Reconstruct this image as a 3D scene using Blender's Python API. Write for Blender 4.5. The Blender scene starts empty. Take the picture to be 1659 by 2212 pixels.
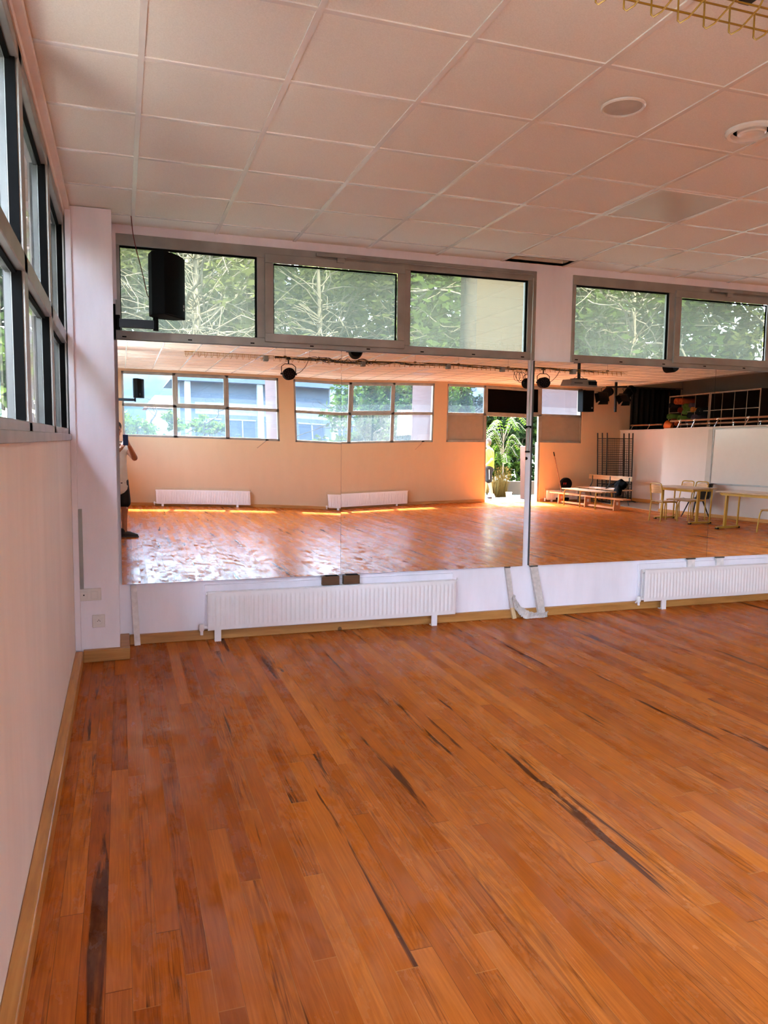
import bpy, math, random
from mathutils import Vector, Matrix
random.seed(7)
sc = bpy.context.scene
COL = sc.collection
PI = math.pi
H = 3.104            # ceiling height
D = 6.077            # back (mirror) wall
F = -6.42            # far (garden) wall
L = -0.33            # left wall

# ------------------------------------------------------------------ helpers
def lin(c):
    c = c / 255.0
    return c / 12.92 if c <= 0.04045 else ((c + 0.055) / 1.055) ** 2.4
def rgb(r, g, b): return (lin(r), lin(g), lin(b), 1.0)

class M:
    """collects shapes that make up ONE mesh object (world coordinates)"""
    def __init__(s): s.v = []; s.f = []
    def add(s, vs, fs):
        n = len(s.v); s.v += [tuple(v) for v in vs]; s.f += [tuple(i + n for i in f) for f in fs]; return s
    def box(s, x0, x1, y0, y1, z0, z1):
        vs = [(x, y, z) for z in (z0, z1) for y in (y0, y1) for x in (x0, x1)]
        return s.add(vs, [(0, 2, 3, 1), (4, 5, 7, 6), (0, 1, 5, 4), (2, 6, 7, 3), (0, 4, 6, 2), (1, 3, 7, 5)])
    def hexa(s, bottom, top):
        n = len(bottom)
        return s.add(list(bottom) + list(top), [tuple(range(n))[::-1], tuple(range(n, 2 * n))] + [(i, (i + 1) % n, n + (i + 1) % n, n + i) for i in range(n)])
    def prism(s, poly, z0, z1): return s.hexa([(x, y, z0) for x, y in poly], [(x, y, z1) for x, y in poly])
    def frame(s, p0, p1, w0, w1, up=(0, 0, 1)):
        """rectangular bar from p0 to p1, section w0 x w1 (w1 along up)"""
        a, b = Vector(p0), Vector(p1); d = (b - a).normalized(); u = Vector(up)
        if abs(d.dot(u)) > 0.99: u = Vector((0, 1, 0))
        r = d.cross(u).normalized(); u = r.cross(d)
        q = [r * (w0 / 2) * i + u * (w1 / 2) * j for i, j in ((-1, -1), (1, -1), (1, 1), (-1, 1))]
        return s.hexa([a + k for k in q], [b + k for k in q])
    def cyl(s, p0, p1, r0, r1=None, n=16):
        r1 = r0 if r1 is None else r1
        a, b = Vector(p0), Vector(p1); d = (b - a).normalized()
        u = Vector((0, 0, 1)) if abs(d.z) < 0.9 else Vector((1, 0, 0))
        r = d.cross(u).normalized(); u = r.cross(d)
        cs = [r * math.cos(2 * PI * i / n) + u * math.sin(2 * PI * i / n) for i in range(n)]
        return s.hexa([a + c * r0 for c in cs], [b + c * r1 for c in cs])
    def tube(s, pts, r, n=8, closed=False):
        P = [Vector(p) for p in pts]; N = len(P); vs = []; prev = None
        for i, p in enumerate(P):
            t = (P[min(i + 1, N - 1)] - P[max(i - 1, 0)]) if not closed else (P[(i + 1) % N] - P[i - 1])
            t.normalize()
            if prev is None:
                u = Vector((0, 0, 1)) if abs(t.z) < 0.9 else Vector((1, 0, 0))
                a = t.cross(u).normalized()
            else:
                a = prev - t * prev.dot(t)
                a = a.normalized() if a.length > 1e-6 else t.orthogonal().normalized()
            prev = a; b = t.cross(a)
            rr = r[i] if isinstance(r, (list, tuple)) else r
            vs += [p + (a * math.cos(2 * PI * k / n) + b * math.sin(2 * PI * k / n)) * rr for k in range(n)]
        fs = [(i * n + k, i * n + (k + 1) % n, (i + 1) * n + (k + 1) % n, (i + 1) * n + k) for i in range(N - 1) for k in range(n)]
        if closed: fs += [((N - 1) * n + k, (N - 1) * n + (k + 1) % n, (k + 1) % n, k) for k in range(n)]
        else: fs += [tuple(range(n))[::-1], tuple(range((N - 1) * n, N * n))]
        return s.add(vs, fs)
    def lathe(s, prof, o, axis=(0, 0, 1), n=28):
        """prof = [(r, h)] turned about axis through o"""
        d = Vector(axis).normalized(); o = Vector(o)
        u = Vector((0, 0, 1)) if abs(d.z) < 0.9 else Vector((1, 0, 0))
        r = d.cross(u).normalized(); u = r.cross(d); vs = []
        for (rad, h) in prof:
            vs += [o + d * h + (r * math.cos(2 * PI * k / n) + u * math.sin(2 * PI * k / n)) * max(rad, 1e-5) for k in range(n)]
        m = len(prof)
        fs = [(i * n + k, i * n + (k + 1) % n, (i + 1) * n + (k + 1) % n, (i + 1) * n + k) for i in range(m - 1) for k in range(n)]
        fs += [tuple(range(n))[::-1], tuple(range((m - 1) * n, m * n))]
        return s.add(vs, fs)
    def ball(s, c, r, n=12):
        rx, ry, rz = r if isinstance(r, (tuple, list)) else (r, r, r)
        vs = []; 
        for i in range(n + 1):
            t = PI * i / n
            for k in range(2 * n):
                p = PI * k / n
                vs.append((c[0] + rx * math.sin(t) * math.cos(p), c[1] + ry * math.sin(t) * math.sin(p), c[2] + rz * math.cos(t)))
        w = 2 * n
        return s.add(vs, [(i * w + k, (i + 1) * w + k, (i + 1) * w + (k + 1) % w, i * w + (k + 1) % w) for i in range(n) for k in range(w)])
    def grid(s, fn, nu, nv):
        vs = [fn(i / nu, j / nv) for j in range(nv + 1) for i in range(nu + 1)]
        return s.add(vs, [(j * (nu + 1) + i, j * (nu + 1) + i + 1, (j + 1) * (nu + 1) + i + 1, (j + 1) * (nu + 1) + i) for j in range(nv) for i in range(nu)])
    def turn(s, ang, o=(0, 0, 0), axis='Z', start=0):
        R = Matrix.Rotation(ang, 3, axis); o = Vector(o)
        s.v[start:] = [tuple(R @ (Vector(v) - o) + o) for v in s.v[start:]]; return s
    def build(s, name, m, parent=None, bevel=0, smooth=35, origin=None):
        me = bpy.data.meshes.new(name)
        if parent is not None: o3 = Vector(WORLD(parent))
        elif origin is not None: o3 = Vector(origin)
        else:
            xs, ys, zs = zip(*s.v); o3 = Vector(((min(xs) + max(xs)) / 2, (min(ys) + max(ys)) / 2, min(zs)))
        me.from_pydata([tuple(Vector(v) - o3) for v in s.v], [], s.f)
        me.update()
        import bmesh
        bm = bmesh.new(); bm.from_mesh(me); bmesh.ops.recalc_face_normals(bm, faces=bm.faces); bm.to_mesh(me); bm.free()
        if smooth:
            for p in me.polygons: p.use_smooth = True
            me.set_sharp_from_angle(angle=math.radians(smooth))
        if m: me.materials.append(m)
        ob = bpy.data.objects.new(name, me); COL.objects.link(ob)
        if parent is not None: ob.parent = parent
        else: ob.location = o3
        if bevel:
            md = ob.modifiers.new('bevel', 'BEVEL'); md.width = bevel; md.segments = 2; md.limit_method = 'ANGLE'; md.angle_limit = math.radians(40)
            md.harden_normals = False
        return ob

def WORLD(o):
    p = Vector((0, 0, 0))
    while o is not None: p = p + o.location; o = o.parent
    return p
def tag(o, label=None, cat=None, group=None, kind=None):
    if label: o['label'] = label
    if cat: o['category'] = cat
    if group: o['group'] = group
    if kind: o['kind'] = kind
    return o
def thing(name, loc, label=None, cat=None, group=None, kind=None):
    o = bpy.data.objects.new(name, None); COL.objects.link(o); o.location = loc; o.empty_display_size = 0.1
    return tag(o, label, cat, group, kind)
def copy_tree(o, parent=None):
    c = o.copy(); COL.objects.link(c)
    if parent is not None: c.parent = parent
    for ch in list(o.children): copy_tree(ch, c)
    return c
def place(o, loc, rz=0, label=None, group=None):
    o.location = loc; o.rotation_euler = (0, 0, rz)
    if label: o['label'] = label
    if group: o['group'] = group
    return o
def bez(p, n=14):
    """smooth curve through the points (Catmull-Rom)"""
    P = [Vector(q) for q in p]; P = [P[0] * 2 - P[1]] + P + [P[-1] * 2 - P[-2]]; out = []
    for i in range(1, len(P) - 2):
        a, b, c, d = P[i - 1:i + 3]
        for k in range(n):
            t = k / n
            out.append(0.5 * ((2 * b) + (c - a) * t + (2 * a - 5 * b + 4 * c - d) * t * t + (3 * b - a - 3 * c + d) * t ** 3))
    return out + [P[-2]]

# ------------------------------------------------------------------ materials
class NT:
    def __init__(s, name):
        s.m = bpy.data.materials.new(name); s.m.use_nodes = True; s.t = s.m.node_tree; s.t.nodes.clear()
        s.out = s.n('ShaderNodeOutputMaterial')
    def n(s, k, **kw):
        x = s.t.nodes.new(k)
        for a, b in kw.items(): setattr(x, a, b)
        return x
    def put(s, node, sock, v):
        i = node.inputs[sock]
        if hasattr(v, 'is_output') or isinstance(v, bpy.types.NodeSocket): s.t.links.new(v, i)
        else: i.default_value = v
    def math(s, op, a, b=0.0, c=0.0):
        x = s.n('ShaderNodeMath', operation=op); s.put(x, 0, a); s.put(x, 1, b); s.put(x, 2, c); return x.outputs[0]
    def mix(s, f, a, b, mode='MIX'):
        x = s.n('ShaderNodeMix', data_type='RGBA', blend_type=mode); s.put(x, 0, f); s.put(x, 6, a); s.put(x, 7, b); return x.outputs[2]
    def xyz(s, x, y, z):
        c = s.n('ShaderNodeCombineXYZ'); s.put(c, 0, x); s.put(c, 1, y); s.put(c, 2, z); return c.outputs[0]
    def noise(s, vec, scale, detail=3, rough=0.5, dist=0.0):
        x = s.n('ShaderNodeTexNoise'); s.put(x, 'Vector', vec); s.put(x, 'Scale', scale); s.put(x, 'Detail', detail); s.put(x, 'Roughness', rough); s.put(x, 'Distortion', dist); return x
    def ramp(s, f, stops):
        x = s.n('ShaderNodeValToRGB'); s.put(x, 0, f); e = x.color_ramp.elements
        while len(e) > 1: e.remove(e[-1])
        e[0].position, e[0].color = stops[0]
        for p, c in stops[1:]:
            k = e.new(p); k.color = c
        return x.outputs[0]
    def pos(s):
        return s.n('ShaderNodeNewGeometry').outputs['Position']
    def obj(s): return s.n('ShaderNodeTexCoord').outputs['Object']
    def bump(s, h, strength=0.1, dist=0.01, normal=None):
        x = s.n('ShaderNodeBump'); s.put(x, 'Height', h); s.put(x, 'Strength', strength); s.put(x, 'Distance', dist)
        if normal is not None: s.put(x, 'Normal', normal)
        return x.outputs[0]
    def bsdf(s, color, rough=0.5, metal=0.0, spec=0.5, normal=None, **kw):
        x = s.n('ShaderNodeBsdfPrincipled'); s.put(x, 'Base Color', color); s.put(x, 'Roughness', rough); s.put(x, 'Metallic', metal); s.put(x, 'Specular IOR Level', spec)
        if normal is not None: s.put(x, 'Normal', normal)
        for k, v in kw.items(): s.put(x, k.replace('_', ' '), v)
        return x.outputs[0]
    def done(s, sh): s.t.links.new(sh, s.out.inputs[0]); return s.m

def plain(name, c, rough=0.5, metal=0.0, spec=0.5, vary=0.08, scale=9.0, bump=0.0, bscale=120.0, **kw):
    t = NT(name); n = t.noise(t.obj(), scale, 4)
    dark = tuple(k * (1 - 2 * vary) for k in c[:3]) + (1,); lite = tuple(min(1, k * (1 + vary)) for k in c[:3]) + (1,)
    col = t.ramp(n.outputs[0], [(0.3, dark), (0.7, lite)])
    nm = t.bump(t.noise(t.obj(), bscale, 2).outputs[0], bump, 0.004) if bump else None
    return t.done(t.bsdf(col, rough, metal, spec, nm, **kw))

def wood(name, c0, c1, c2, axis=0, rough=0.4, scale=1.0, spec=0.4):
    """sawn timber: grain along an axis, knots"""
    t = NT(name); s = t.n('ShaderNodeSeparateXYZ'); t.put(s, 0, t.obj())
    st = [14.0, 14.0, 14.0]; st[axis] = 1.1
    v = t.xyz(t.math('MULTIPLY', s.outputs[0], st[0] * scale), t.math('MULTIPLY', s.outputs[1], st[1] * scale), t.math('MULTIPLY', s.outputs[2], st[2] * scale))
    n = t.noise(v, 2.0, 5, 0.6, 0.6)
    col = t.ramp(n.outputs[0], [(0.25, c0), (0.5, c1), (0.75, c2)])
    k = t.n('ShaderNodeTexVoronoi'); t.put(k, 'Vector', t.obj()); t.put(k, 'Scale', 4.0)
    kn = t.math('LESS_THAN', k.outputs['Distance'], 0.075)
    col = t.mix(t.math('MULTIPLY', kn, 0.8), col, tuple(x * 0.25 for x in c0[:3]) + (1,))
    return t.done(t.bsdf(col, rough, 0, spec, t.bump(n.outputs[0], 0.15, 0.002)))

def mat_floor():
    t = NT('strip_parquet'); s = t.n('ShaderNodeSeparateXYZ'); t.put(s, 0, t.pos())
    x, y = s.outputs[0], s.outputs[1]
    u = t.math('MULTIPLY', x, 1 / 0.074); i = t.math('FLOOR', u); fu = t.math('FRACT', u)
    w1 = t.n('ShaderNodeTexWhiteNoise', noise_dimensions='1D'); t.put(w1, 'W', i)
    v = t.math('ADD', t.math('MULTIPLY', y, 1 / 1.55), t.math('MULTIPLY', w1.outputs[0], 9.7)); j = t.math('FLOOR', v); fv = t.math('FRACT', v)
    w2 = t.n('ShaderNodeTexWhiteNoise', noise_dimensions='2D'); t.put(w2, 'Vector', t.xyz(i, j, 0.0))
    rs = t.n('ShaderNodeSeparateColor'); t.put(rs, 0, w2.outputs['Color'])
    ra, rb, rc = rs.outputs[0], rs.outputs[1], rs.outputs[2]
    off = t.math('MULTIPLY', ra, 41.0)
    # cathedral grain: distorted rings stretched along the board
    gv = t.xyz(t.math('ADD', t.math('MULTIPLY', x, 15.0), off), t.math('ADD', t.math('MULTIPLY', y, 0.85), t.math('MULTIPLY', rb, 17.0)), off)
    g1 = t.noise(gv, 1.0, 2, 0.45, 0.35)
    rings = t.math('SINE', t.math('MULTIPLY', g1.outputs[0], 85.0))
    gv2 = t.xyz(t.math('ADD', t.math('MULTIPLY', x, 130.0), off), t.math('MULTIPLY', y, 5.0), off)
    g2 = t.noise(gv2, 1.0, 4, 0.6)
    base = t.ramp(ra, [(0.0, rgb(174, 90, 30)), (0.3, rgb(187, 101, 34)), (0.62, rgb(197, 109, 39)), (0.82, rgb(208, 121, 48)), (1.0, rgb(179, 93, 36))])
    ringc = t.math('MULTIPLY', t.math('ADD', t.math('MULTIPLY', rings, 0.5), 0.5), t.math('ADD', t.math('MULTIPLY', rb, 0.34), 0.06))
    col = t.mix(ringc, base, rgb(104, 48, 22))
    col = t.mix(t.math('MULTIPLY', t.math('SUBTRACT', g2.outputs[0], 0.35), 0.8), col, rgb(104, 46, 18))
    # broad resin-dark streaks in some boards
    dv = t.xyz(t.math('ADD', t.math('MULTIPLY', x, 13.0), off), t.math('ADD', t.math('MULTIPLY', y, 0.75), off), off)
    dn = t.noise(dv, 1.0, 5, 0.62, 0.5)
    ds = t.math('MULTIPLY', t.math('SMOOTH_MIN', t.math('MAXIMUM', t.math('MULTIPLY', t.math('SUBTRACT', dn.outputs[0], 0.60), 20.0), 0.0), 1.0, 0.1), t.math('GREATER_THAN', rc, 0.42))
    col = t.mix(t.math('MULTIPLY', ds, 0.85), col, rgb(58, 27, 16))
    wn = t.noise(t.xyz(t.math('ADD', t.math('MULTIPLY', x, 22.0), t.math('MULTIPLY', off, 1.7)), t.math('MULTIPLY', y, 0.55), off), 1.0, 4, 0.55, 0.3)
    wl = t.math('MULTIPLY', t.math('MAXIMUM', t.math('SUBTRACT', 1.0, t.math('MULTIPLY', t.math('ABSOLUTE', t.math('SUBTRACT', wn.outputs[0], 0.56)), 55.0)), 0.0), t.math('GREATER_THAN', rb, 0.5))
    col = t.mix(t.math('MULTIPLY', wl, 0.55), col, rgb(84, 38, 18))
    # pale scuffs in the varnish
    sn = t.noise(t.xyz(t.math('MULTIPLY', x, 5.0), t.math('MULTIPLY', y, 1.3), 3.0), 1.0, 6, 0.65)
    sf = t.math('MULTIPLY', t.math('MAXIMUM', t.math('SUBTRACT', sn.outputs[0], 0.56), 0.0), 1.6)
    col = t.mix(sf, col, rgb(206, 140, 86))
    # seams
    e = t.math('LESS_THAN', t.math('MINIMUM', fu, t.math('SUBTRACT', 1.0, fu)), 0.014)
    e2 = t.math('LESS_THAN', t.math('MINIMUM', fv, t.math('SUBTRACT', 1.0, fv)), 0.0011)
    seam = t.math('MAXIMUM', e, e2)
    seamc = t.mix(t.math('GREATER_THAN', w1.outputs[0], 0.45), rgb(66, 32, 18), rgb(196, 132, 70))
    col = t.mix(t.math('MULTIPLY', seam, 0.6), col, seamc)
    rough = t.math('ADD', t.math('MULTIPLY', t.noise(t.xyz(t.math('MULTIPLY', x, 6.0), t.math('MULTIPLY', y, 2.5), 0.0), 1.0, 5, 0.7).outputs[0], 0.22), t.math('ADD', t.math('MULTIPLY', rb, 0.08), 0.12))
    hh = t.math('ADD', t.math('MULTIPLY', g2.outputs[0], 0.25), t.noise(t.xyz(t.math('MULTIPLY', x, 9.0), t.math('MULTIPLY', y, 3.0), t.math('MULTIPLY', i, 0.37)), 1.0, 3).outputs[0])
    nm = t.bump(t.math('SUBTRACT', hh, t.math('MULTIPLY', seam, 0.5)), 0.16, 0.004)
    # varnish worn off in patches
    mk = t.noise(t.xyz(t.math('ADD', t.math('MULTIPLY', x, 9.0), t.math('MULTIPLY', rb, 1.2)), t.math('ADD', t.math('MULTIPLY', y, 4.5), t.math('MULTIPLY', ra, 1.0)), 5.0), 1.0, 6, 0.72)
    cov = t.math('MINIMUM', t.math('MAXIMUM', t.math('MULTIPLY', t.math('SUBTRACT', mk.outputs[0], 0.38), 3.6), 0.06), 0.55)
    ms = t.n('ShaderNodeMixShader'); t.put(ms, 0, cov); t.t.links.new(t.bsdf(col, 0.6, 0, 0.0, nm), ms.inputs[1]); t.t.links.new(t.bsdf(col, rough, 0, 0.3, nm), ms.inputs[2])
    return t.done(ms.outputs[0])

def mat_wall(name, c, streak=0.05):
    t = NT(name); s = t.n('ShaderNodeSeparateXYZ'); t.put(s, 0, t.pos())
    v = t.xyz(t.math('MULTIPLY', s.outputs[0], 3.0), t.math('MULTIPLY', s.outputs[1], 3.0), t.math('MULTIPLY', s.outputs[2], 0.7))
    n = t.noise(v, 1.5, 5, 0.6)
    d = tuple(k * (1 - 2 * streak) for k in c[:3]) + (1,)
    col = t.ramp(n.outputs[0], [(0.3, d), (0.65, c)])
    g = t.noise(t.pos(), 90.0, 3)
    return t.done(t.bsdf(col, 0.62, 0, 0.3, t.bump(g.outputs[0], 0.12, 0.002)))

def mat_ceiling():
    t = NT('mineral_tile'); g = t.noise(t.pos(), 170.0, 4, 0.7)
    col = t.ramp(g.outputs[0], [(0.3, rgb(228, 222, 212)), (0.7, rgb(243, 238, 229))])
    return t.done(t.bsdf(col, 0.75, 0, 0.25, t.bump(g.outputs[0], 0.2, 0.002)))

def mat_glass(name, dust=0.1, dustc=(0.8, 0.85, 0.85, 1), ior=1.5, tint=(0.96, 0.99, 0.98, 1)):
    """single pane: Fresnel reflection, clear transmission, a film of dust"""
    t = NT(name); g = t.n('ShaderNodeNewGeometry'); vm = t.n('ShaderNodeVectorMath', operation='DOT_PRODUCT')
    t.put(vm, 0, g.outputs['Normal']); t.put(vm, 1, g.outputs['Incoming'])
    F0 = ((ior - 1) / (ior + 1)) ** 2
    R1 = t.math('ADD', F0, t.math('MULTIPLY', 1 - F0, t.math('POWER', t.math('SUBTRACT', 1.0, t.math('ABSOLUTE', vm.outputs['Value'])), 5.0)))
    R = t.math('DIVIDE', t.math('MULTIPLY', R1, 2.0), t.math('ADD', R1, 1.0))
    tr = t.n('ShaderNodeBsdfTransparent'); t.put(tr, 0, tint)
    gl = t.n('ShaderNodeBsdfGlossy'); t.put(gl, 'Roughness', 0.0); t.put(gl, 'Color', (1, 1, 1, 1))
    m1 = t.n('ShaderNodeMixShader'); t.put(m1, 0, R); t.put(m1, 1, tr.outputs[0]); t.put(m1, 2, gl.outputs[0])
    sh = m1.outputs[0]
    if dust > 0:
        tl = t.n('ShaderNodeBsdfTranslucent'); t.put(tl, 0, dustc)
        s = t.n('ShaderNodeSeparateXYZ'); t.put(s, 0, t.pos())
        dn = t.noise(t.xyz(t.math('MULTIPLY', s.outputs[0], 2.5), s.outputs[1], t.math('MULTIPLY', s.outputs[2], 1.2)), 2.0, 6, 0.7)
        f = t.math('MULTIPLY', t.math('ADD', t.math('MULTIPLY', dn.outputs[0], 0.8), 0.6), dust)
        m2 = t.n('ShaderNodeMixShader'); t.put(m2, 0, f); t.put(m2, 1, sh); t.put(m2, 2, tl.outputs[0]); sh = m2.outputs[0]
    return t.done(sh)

def mat_leaf(name, c0, c1, trans=0.35):
    t = NT(name); g = t.n('ShaderNodeNewGeometry')
    col = t.mix(g.outputs['Random Per Island'], c0, c1)
    a = t.bsdf(col, 0.65, 0, 0.08); b = t.n('ShaderNodeBsdfTranslucent'); t.put(b, 0, col)
    m = t.n('ShaderNodeMixShader'); t.put(m, 0, trans); t.t.links.new(a, m.inputs[1]); t.t.links.new(b.outputs[0], m.inputs[2])
    return t.done(m.outputs[0])

def mat_mirror():
    t = NT('silvered_glass'); g = t.n('ShaderNodeBsdfGlossy'); t.put(g, 'Roughness', 0.0); t.put(g, 'Color', (0.93, 0.945, 0.935, 1))
    return t.done(g.outputs[0])

def mat_rings(name, c):
    """end of a rolled mat: spiral"""
    return plain(name, c, 0.7, vary=0.12, scale=30)

MT = dict(court=plain('grey_paving', rgb(104, 100, 94), .8, vary=.06, scale=2), paving=plain('bounce_paving', rgb(186, 180, 170), .8, vary=.04, scale=2), bounce_render=plain('bounce_wall_render', rgb(92, 88, 80), .8, vary=.03, scale=2),  # colours of the unseen surfaces added outdoors for sun bounce
    floor=mat_floor(), ceiling=mat_ceiling(), back=mat_wall('white_paint', rgb(246, 240, 248)), left=mat_wall('cream_white_paint', rgb(246, 235, 228), 0.04),
    far=mat_wall('bounce_tinted_white_paint', rgb(206, 176, 144), 0.02), right=mat_wall('offwhite_paint', rgb(208, 196, 188), 0.02), beam=mat_wall('grey_beige_paint', rgb(150, 136, 122), 0.03),  # garden wall is white paint; orange floor bounce is put into its colour
    tbar=plain('white_lacquered_steel', rgb(236, 232, 226), 0.22, 0.0, 0.9, 0.02), alu=plain('anodised_aluminium', rgb(158, 154, 148), 0.42, 0.55, 0.5, 0.1, 5), 
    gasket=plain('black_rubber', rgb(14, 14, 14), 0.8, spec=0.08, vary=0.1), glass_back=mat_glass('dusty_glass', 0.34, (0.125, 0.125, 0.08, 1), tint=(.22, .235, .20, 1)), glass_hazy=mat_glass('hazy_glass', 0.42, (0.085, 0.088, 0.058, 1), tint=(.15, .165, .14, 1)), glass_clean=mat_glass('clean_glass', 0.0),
    glass_far=mat_glass('streaked_glass', 0.03, (0.26, 0.36, 0.48, 1), tint=(.34, .40, .46, 1)), glass_left=mat_glass('clear_glass', 0.03, (0.7, 0.7, 0.7, 1)),
    mirror=mat_mirror(), edge=plain('dark_mirror_edge', rgb(60, 58, 52), 0.4), skirt=wood('varnished_pine', rgb(150, 98, 46), rgb(180, 124, 64), rgb(198, 146, 82), 0), skirty=wood('varnished_pine_side', rgb(160, 104, 46), rgb(194, 134, 66), rgb(212, 156, 86), 1),
    white=plain('white_plastic', rgb(224, 217, 213), 0.35, vary=0.02), radiator=plain('white_enamel', rgb(232, 226, 226), 0.3, 0, 0.5, 0.015), chrome=plain('chrome', rgb(200, 200, 200), 0.15, 1.0, vary=0.03),
    black=plain('black_plastic', rgb(8, 8, 9), 0.7, spec=0.12, vary=0.1), blackgr=plain('black_grille', rgb(5, 5, 5), 0.85, spec=0.1, bump=0.6, bscale=300), dark=plain('black_steel', rgb(18, 16, 16), 0.5, 0.2, vary=0.1),
    bracket=plain('blue_black_steel', rgb(28, 31, 38), 0.4, 0.4), grey=plain('grey_plastic', rgb(128, 124, 118), 0.5), projector=plain('beige_grey_plastic', rgb(120, 110, 100), 0.5, vary=0.03), 
    yellow=plain('yellow_steel', rgb(144, 108, 14), 0.35, 0.2, vary=0.06), ytube=plain('yellow_enamel', rgb(186, 142, 44), 0.3, 0.1, vary=0.05), ply=wood('beech_ply', rgb(176, 128, 84), rgb(200, 156, 110), rgb(214, 176, 132), 1, 0.35),
    table=wood('laminate_top', rgb(168, 132, 100), rgb(184, 150, 116), rgb(196, 164, 130), 1, 0.3), bench=wood('orange_beech', rgb(176, 104, 56), rgb(204, 132, 78), rgb(222, 156, 104), 1, 0.3), plank=wood('worn_plank', rgb(150, 110, 76), rgb(178, 138, 98), rgb(200, 164, 124), 1, 0.4),
    lath=plain('rough_white_lath', rgb(230, 222, 220), 0.8, vary=0.1, scale=20), rawpine=wood('raw_pine', rgb(198, 164, 116), rgb(212, 180, 134), rgb(222, 194, 150), 2, 0.6), block=wood('brown_block', rgb(72, 46, 26), rgb(92, 60, 34), rgb(108, 74, 44), 0, 0.5),
    film=plain('crumpled_film', rgb(206, 196, 190), 0.5, vary=0.08, scale=40), panel=plain('opaque_grey_panel', rgb(140, 130, 118), 0.5, vary=0.03), blackpanel=plain('black_board', rgb(6, 4, 4), 0.8, spec=0.05),
    curtain=plain('black_velvet', rgb(7, 7, 7), 0.9), shelfw=plain('pale_shelf_edge', rgb(196, 172, 150), 0.5), shelfd=plain('brown_shelf_board', rgb(64, 42, 28), 0.6), barre=wood('barre_wood', rgb(120, 76, 48), rgb(146, 98, 64), rgb(164, 116, 80), 1, 0.35),
    concrete=plain('pale_concrete', rgb(74, 70, 64), 0.85, vary=0.08, scale=2, bump=0.2), lino=plain('grey_beige_lino', rgb(150, 138, 122), 0.4, vary=0.05), soil=plain('dry_grass_ground', rgb(42, 46, 26), 0.95, vary=0.2, scale=3, bump=0.5),
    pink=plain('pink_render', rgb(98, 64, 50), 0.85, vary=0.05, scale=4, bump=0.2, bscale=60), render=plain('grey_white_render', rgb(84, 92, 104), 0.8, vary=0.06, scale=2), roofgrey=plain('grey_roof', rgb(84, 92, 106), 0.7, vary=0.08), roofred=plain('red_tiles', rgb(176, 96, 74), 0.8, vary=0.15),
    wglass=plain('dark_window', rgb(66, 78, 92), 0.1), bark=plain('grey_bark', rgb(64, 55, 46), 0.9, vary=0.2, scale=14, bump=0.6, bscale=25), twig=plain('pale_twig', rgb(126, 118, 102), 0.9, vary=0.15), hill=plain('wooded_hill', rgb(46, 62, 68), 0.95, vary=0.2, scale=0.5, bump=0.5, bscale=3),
    beigewall=plain('beige_board', rgb(66, 53, 37), 0.85, vary=0.06, scale=3), skin=plain('skin', rgb(168, 112, 82), 0.5, vary=0.04), skin2=plain('pale_skin', rgb(206, 150, 120), 0.5, vary=0.04), tee=plain('white_cotton', rgb(206, 200, 194), 0.85, vary=0.04), shorts=plain('dark_cotton', rgb(16, 13, 14), 0.85, vary=0.1),
    neon=plain('neon_yellow_cotton', rgb(226, 240, 44), 0.8, vary=0.03), hair=plain('dark_hair', rgb(26, 20, 17), 0.6), hair2=plain('grey_hair', rgb(78, 70, 62), 0.7), shoe=plain('dark_canvas', rgb(46, 44, 44), 0.7), sole=plain('shoe_sole', rgb(64, 62, 60), 0.6), eye=plain('eye', rgb(30, 24, 22), 0.2), phone=plain('blue_phone', rgb(24, 34, 66), 0.25, 0.3),
    redcab=plain('red_cable', rgb(110, 22, 20), 0.5), blackcab=plain('black_cable', rgb(18, 17, 17), 0.5), orange=plain('orange_plastic', rgb(216, 104, 34), 0.5), led=plain('lamp_lens', rgb(34, 16, 14), 0.3, spec=0.3), diffuser=plain('light_diffuser', rgb(206, 198, 186), 0.3, 0, 0.4, 0.01), colw=plain('white_column', rgb(150, 152, 156), .7), board=plain('whiteboard', rgb(206, 196, 188), 0.18, 0, 0.6, 0.01),
    bag=plain('black_nylon', rgb(5, 5, 6), 0.85, spec=0.1, vary=0.2, bump=0.5, bscale=20), paper=plain('white_paper', rgb(232, 226, 220), 0.7), greenleg=plain('grey_green_steel', rgb(74, 84, 80), 0.4, 0.3), bucket=plain('white_bucket', rgb(226, 220, 206), 0.4), darkchair=plain('slate_plastic', rgb(50, 54, 58), 0.35),
    leafA=mat_leaf('olive_leaf', rgb(58, 66, 32), rgb(92, 98, 54)), leafB=mat_leaf('mid_green_leaf', rgb(36, 52, 18), rgb(66, 84, 30)), leafC=mat_leaf('bright_leaf', rgb(44, 72, 16), rgb(84, 108, 34)), leafD=mat_leaf('dark_leaf', rgb(24, 38, 18), rgb(48, 64, 30)), leafE=mat_leaf('deep_green_leaf', rgb(26, 44, 10), rgb(62, 84, 24)), straw=mat_leaf('straw', rgb(84, 68, 34), rgb(116, 100, 56), 0.2),  # the doorway foliage green is an even, deep leaf colour
    letters=plain('pale_grey_print', rgb(120, 118, 114), 0.5), redletters=plain('red_print', rgb(206, 44, 34), 0.5),
)
SKY_K, SUN_E, EXPOSURE = 2.2, 15.0, 2.96
# ------------------------------------------------------------------ room shell
def struct(name, mb, m, label, cat, **kw):
    return tag(mb.build(name, m, **kw), label, cat, kind='structure')

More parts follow.
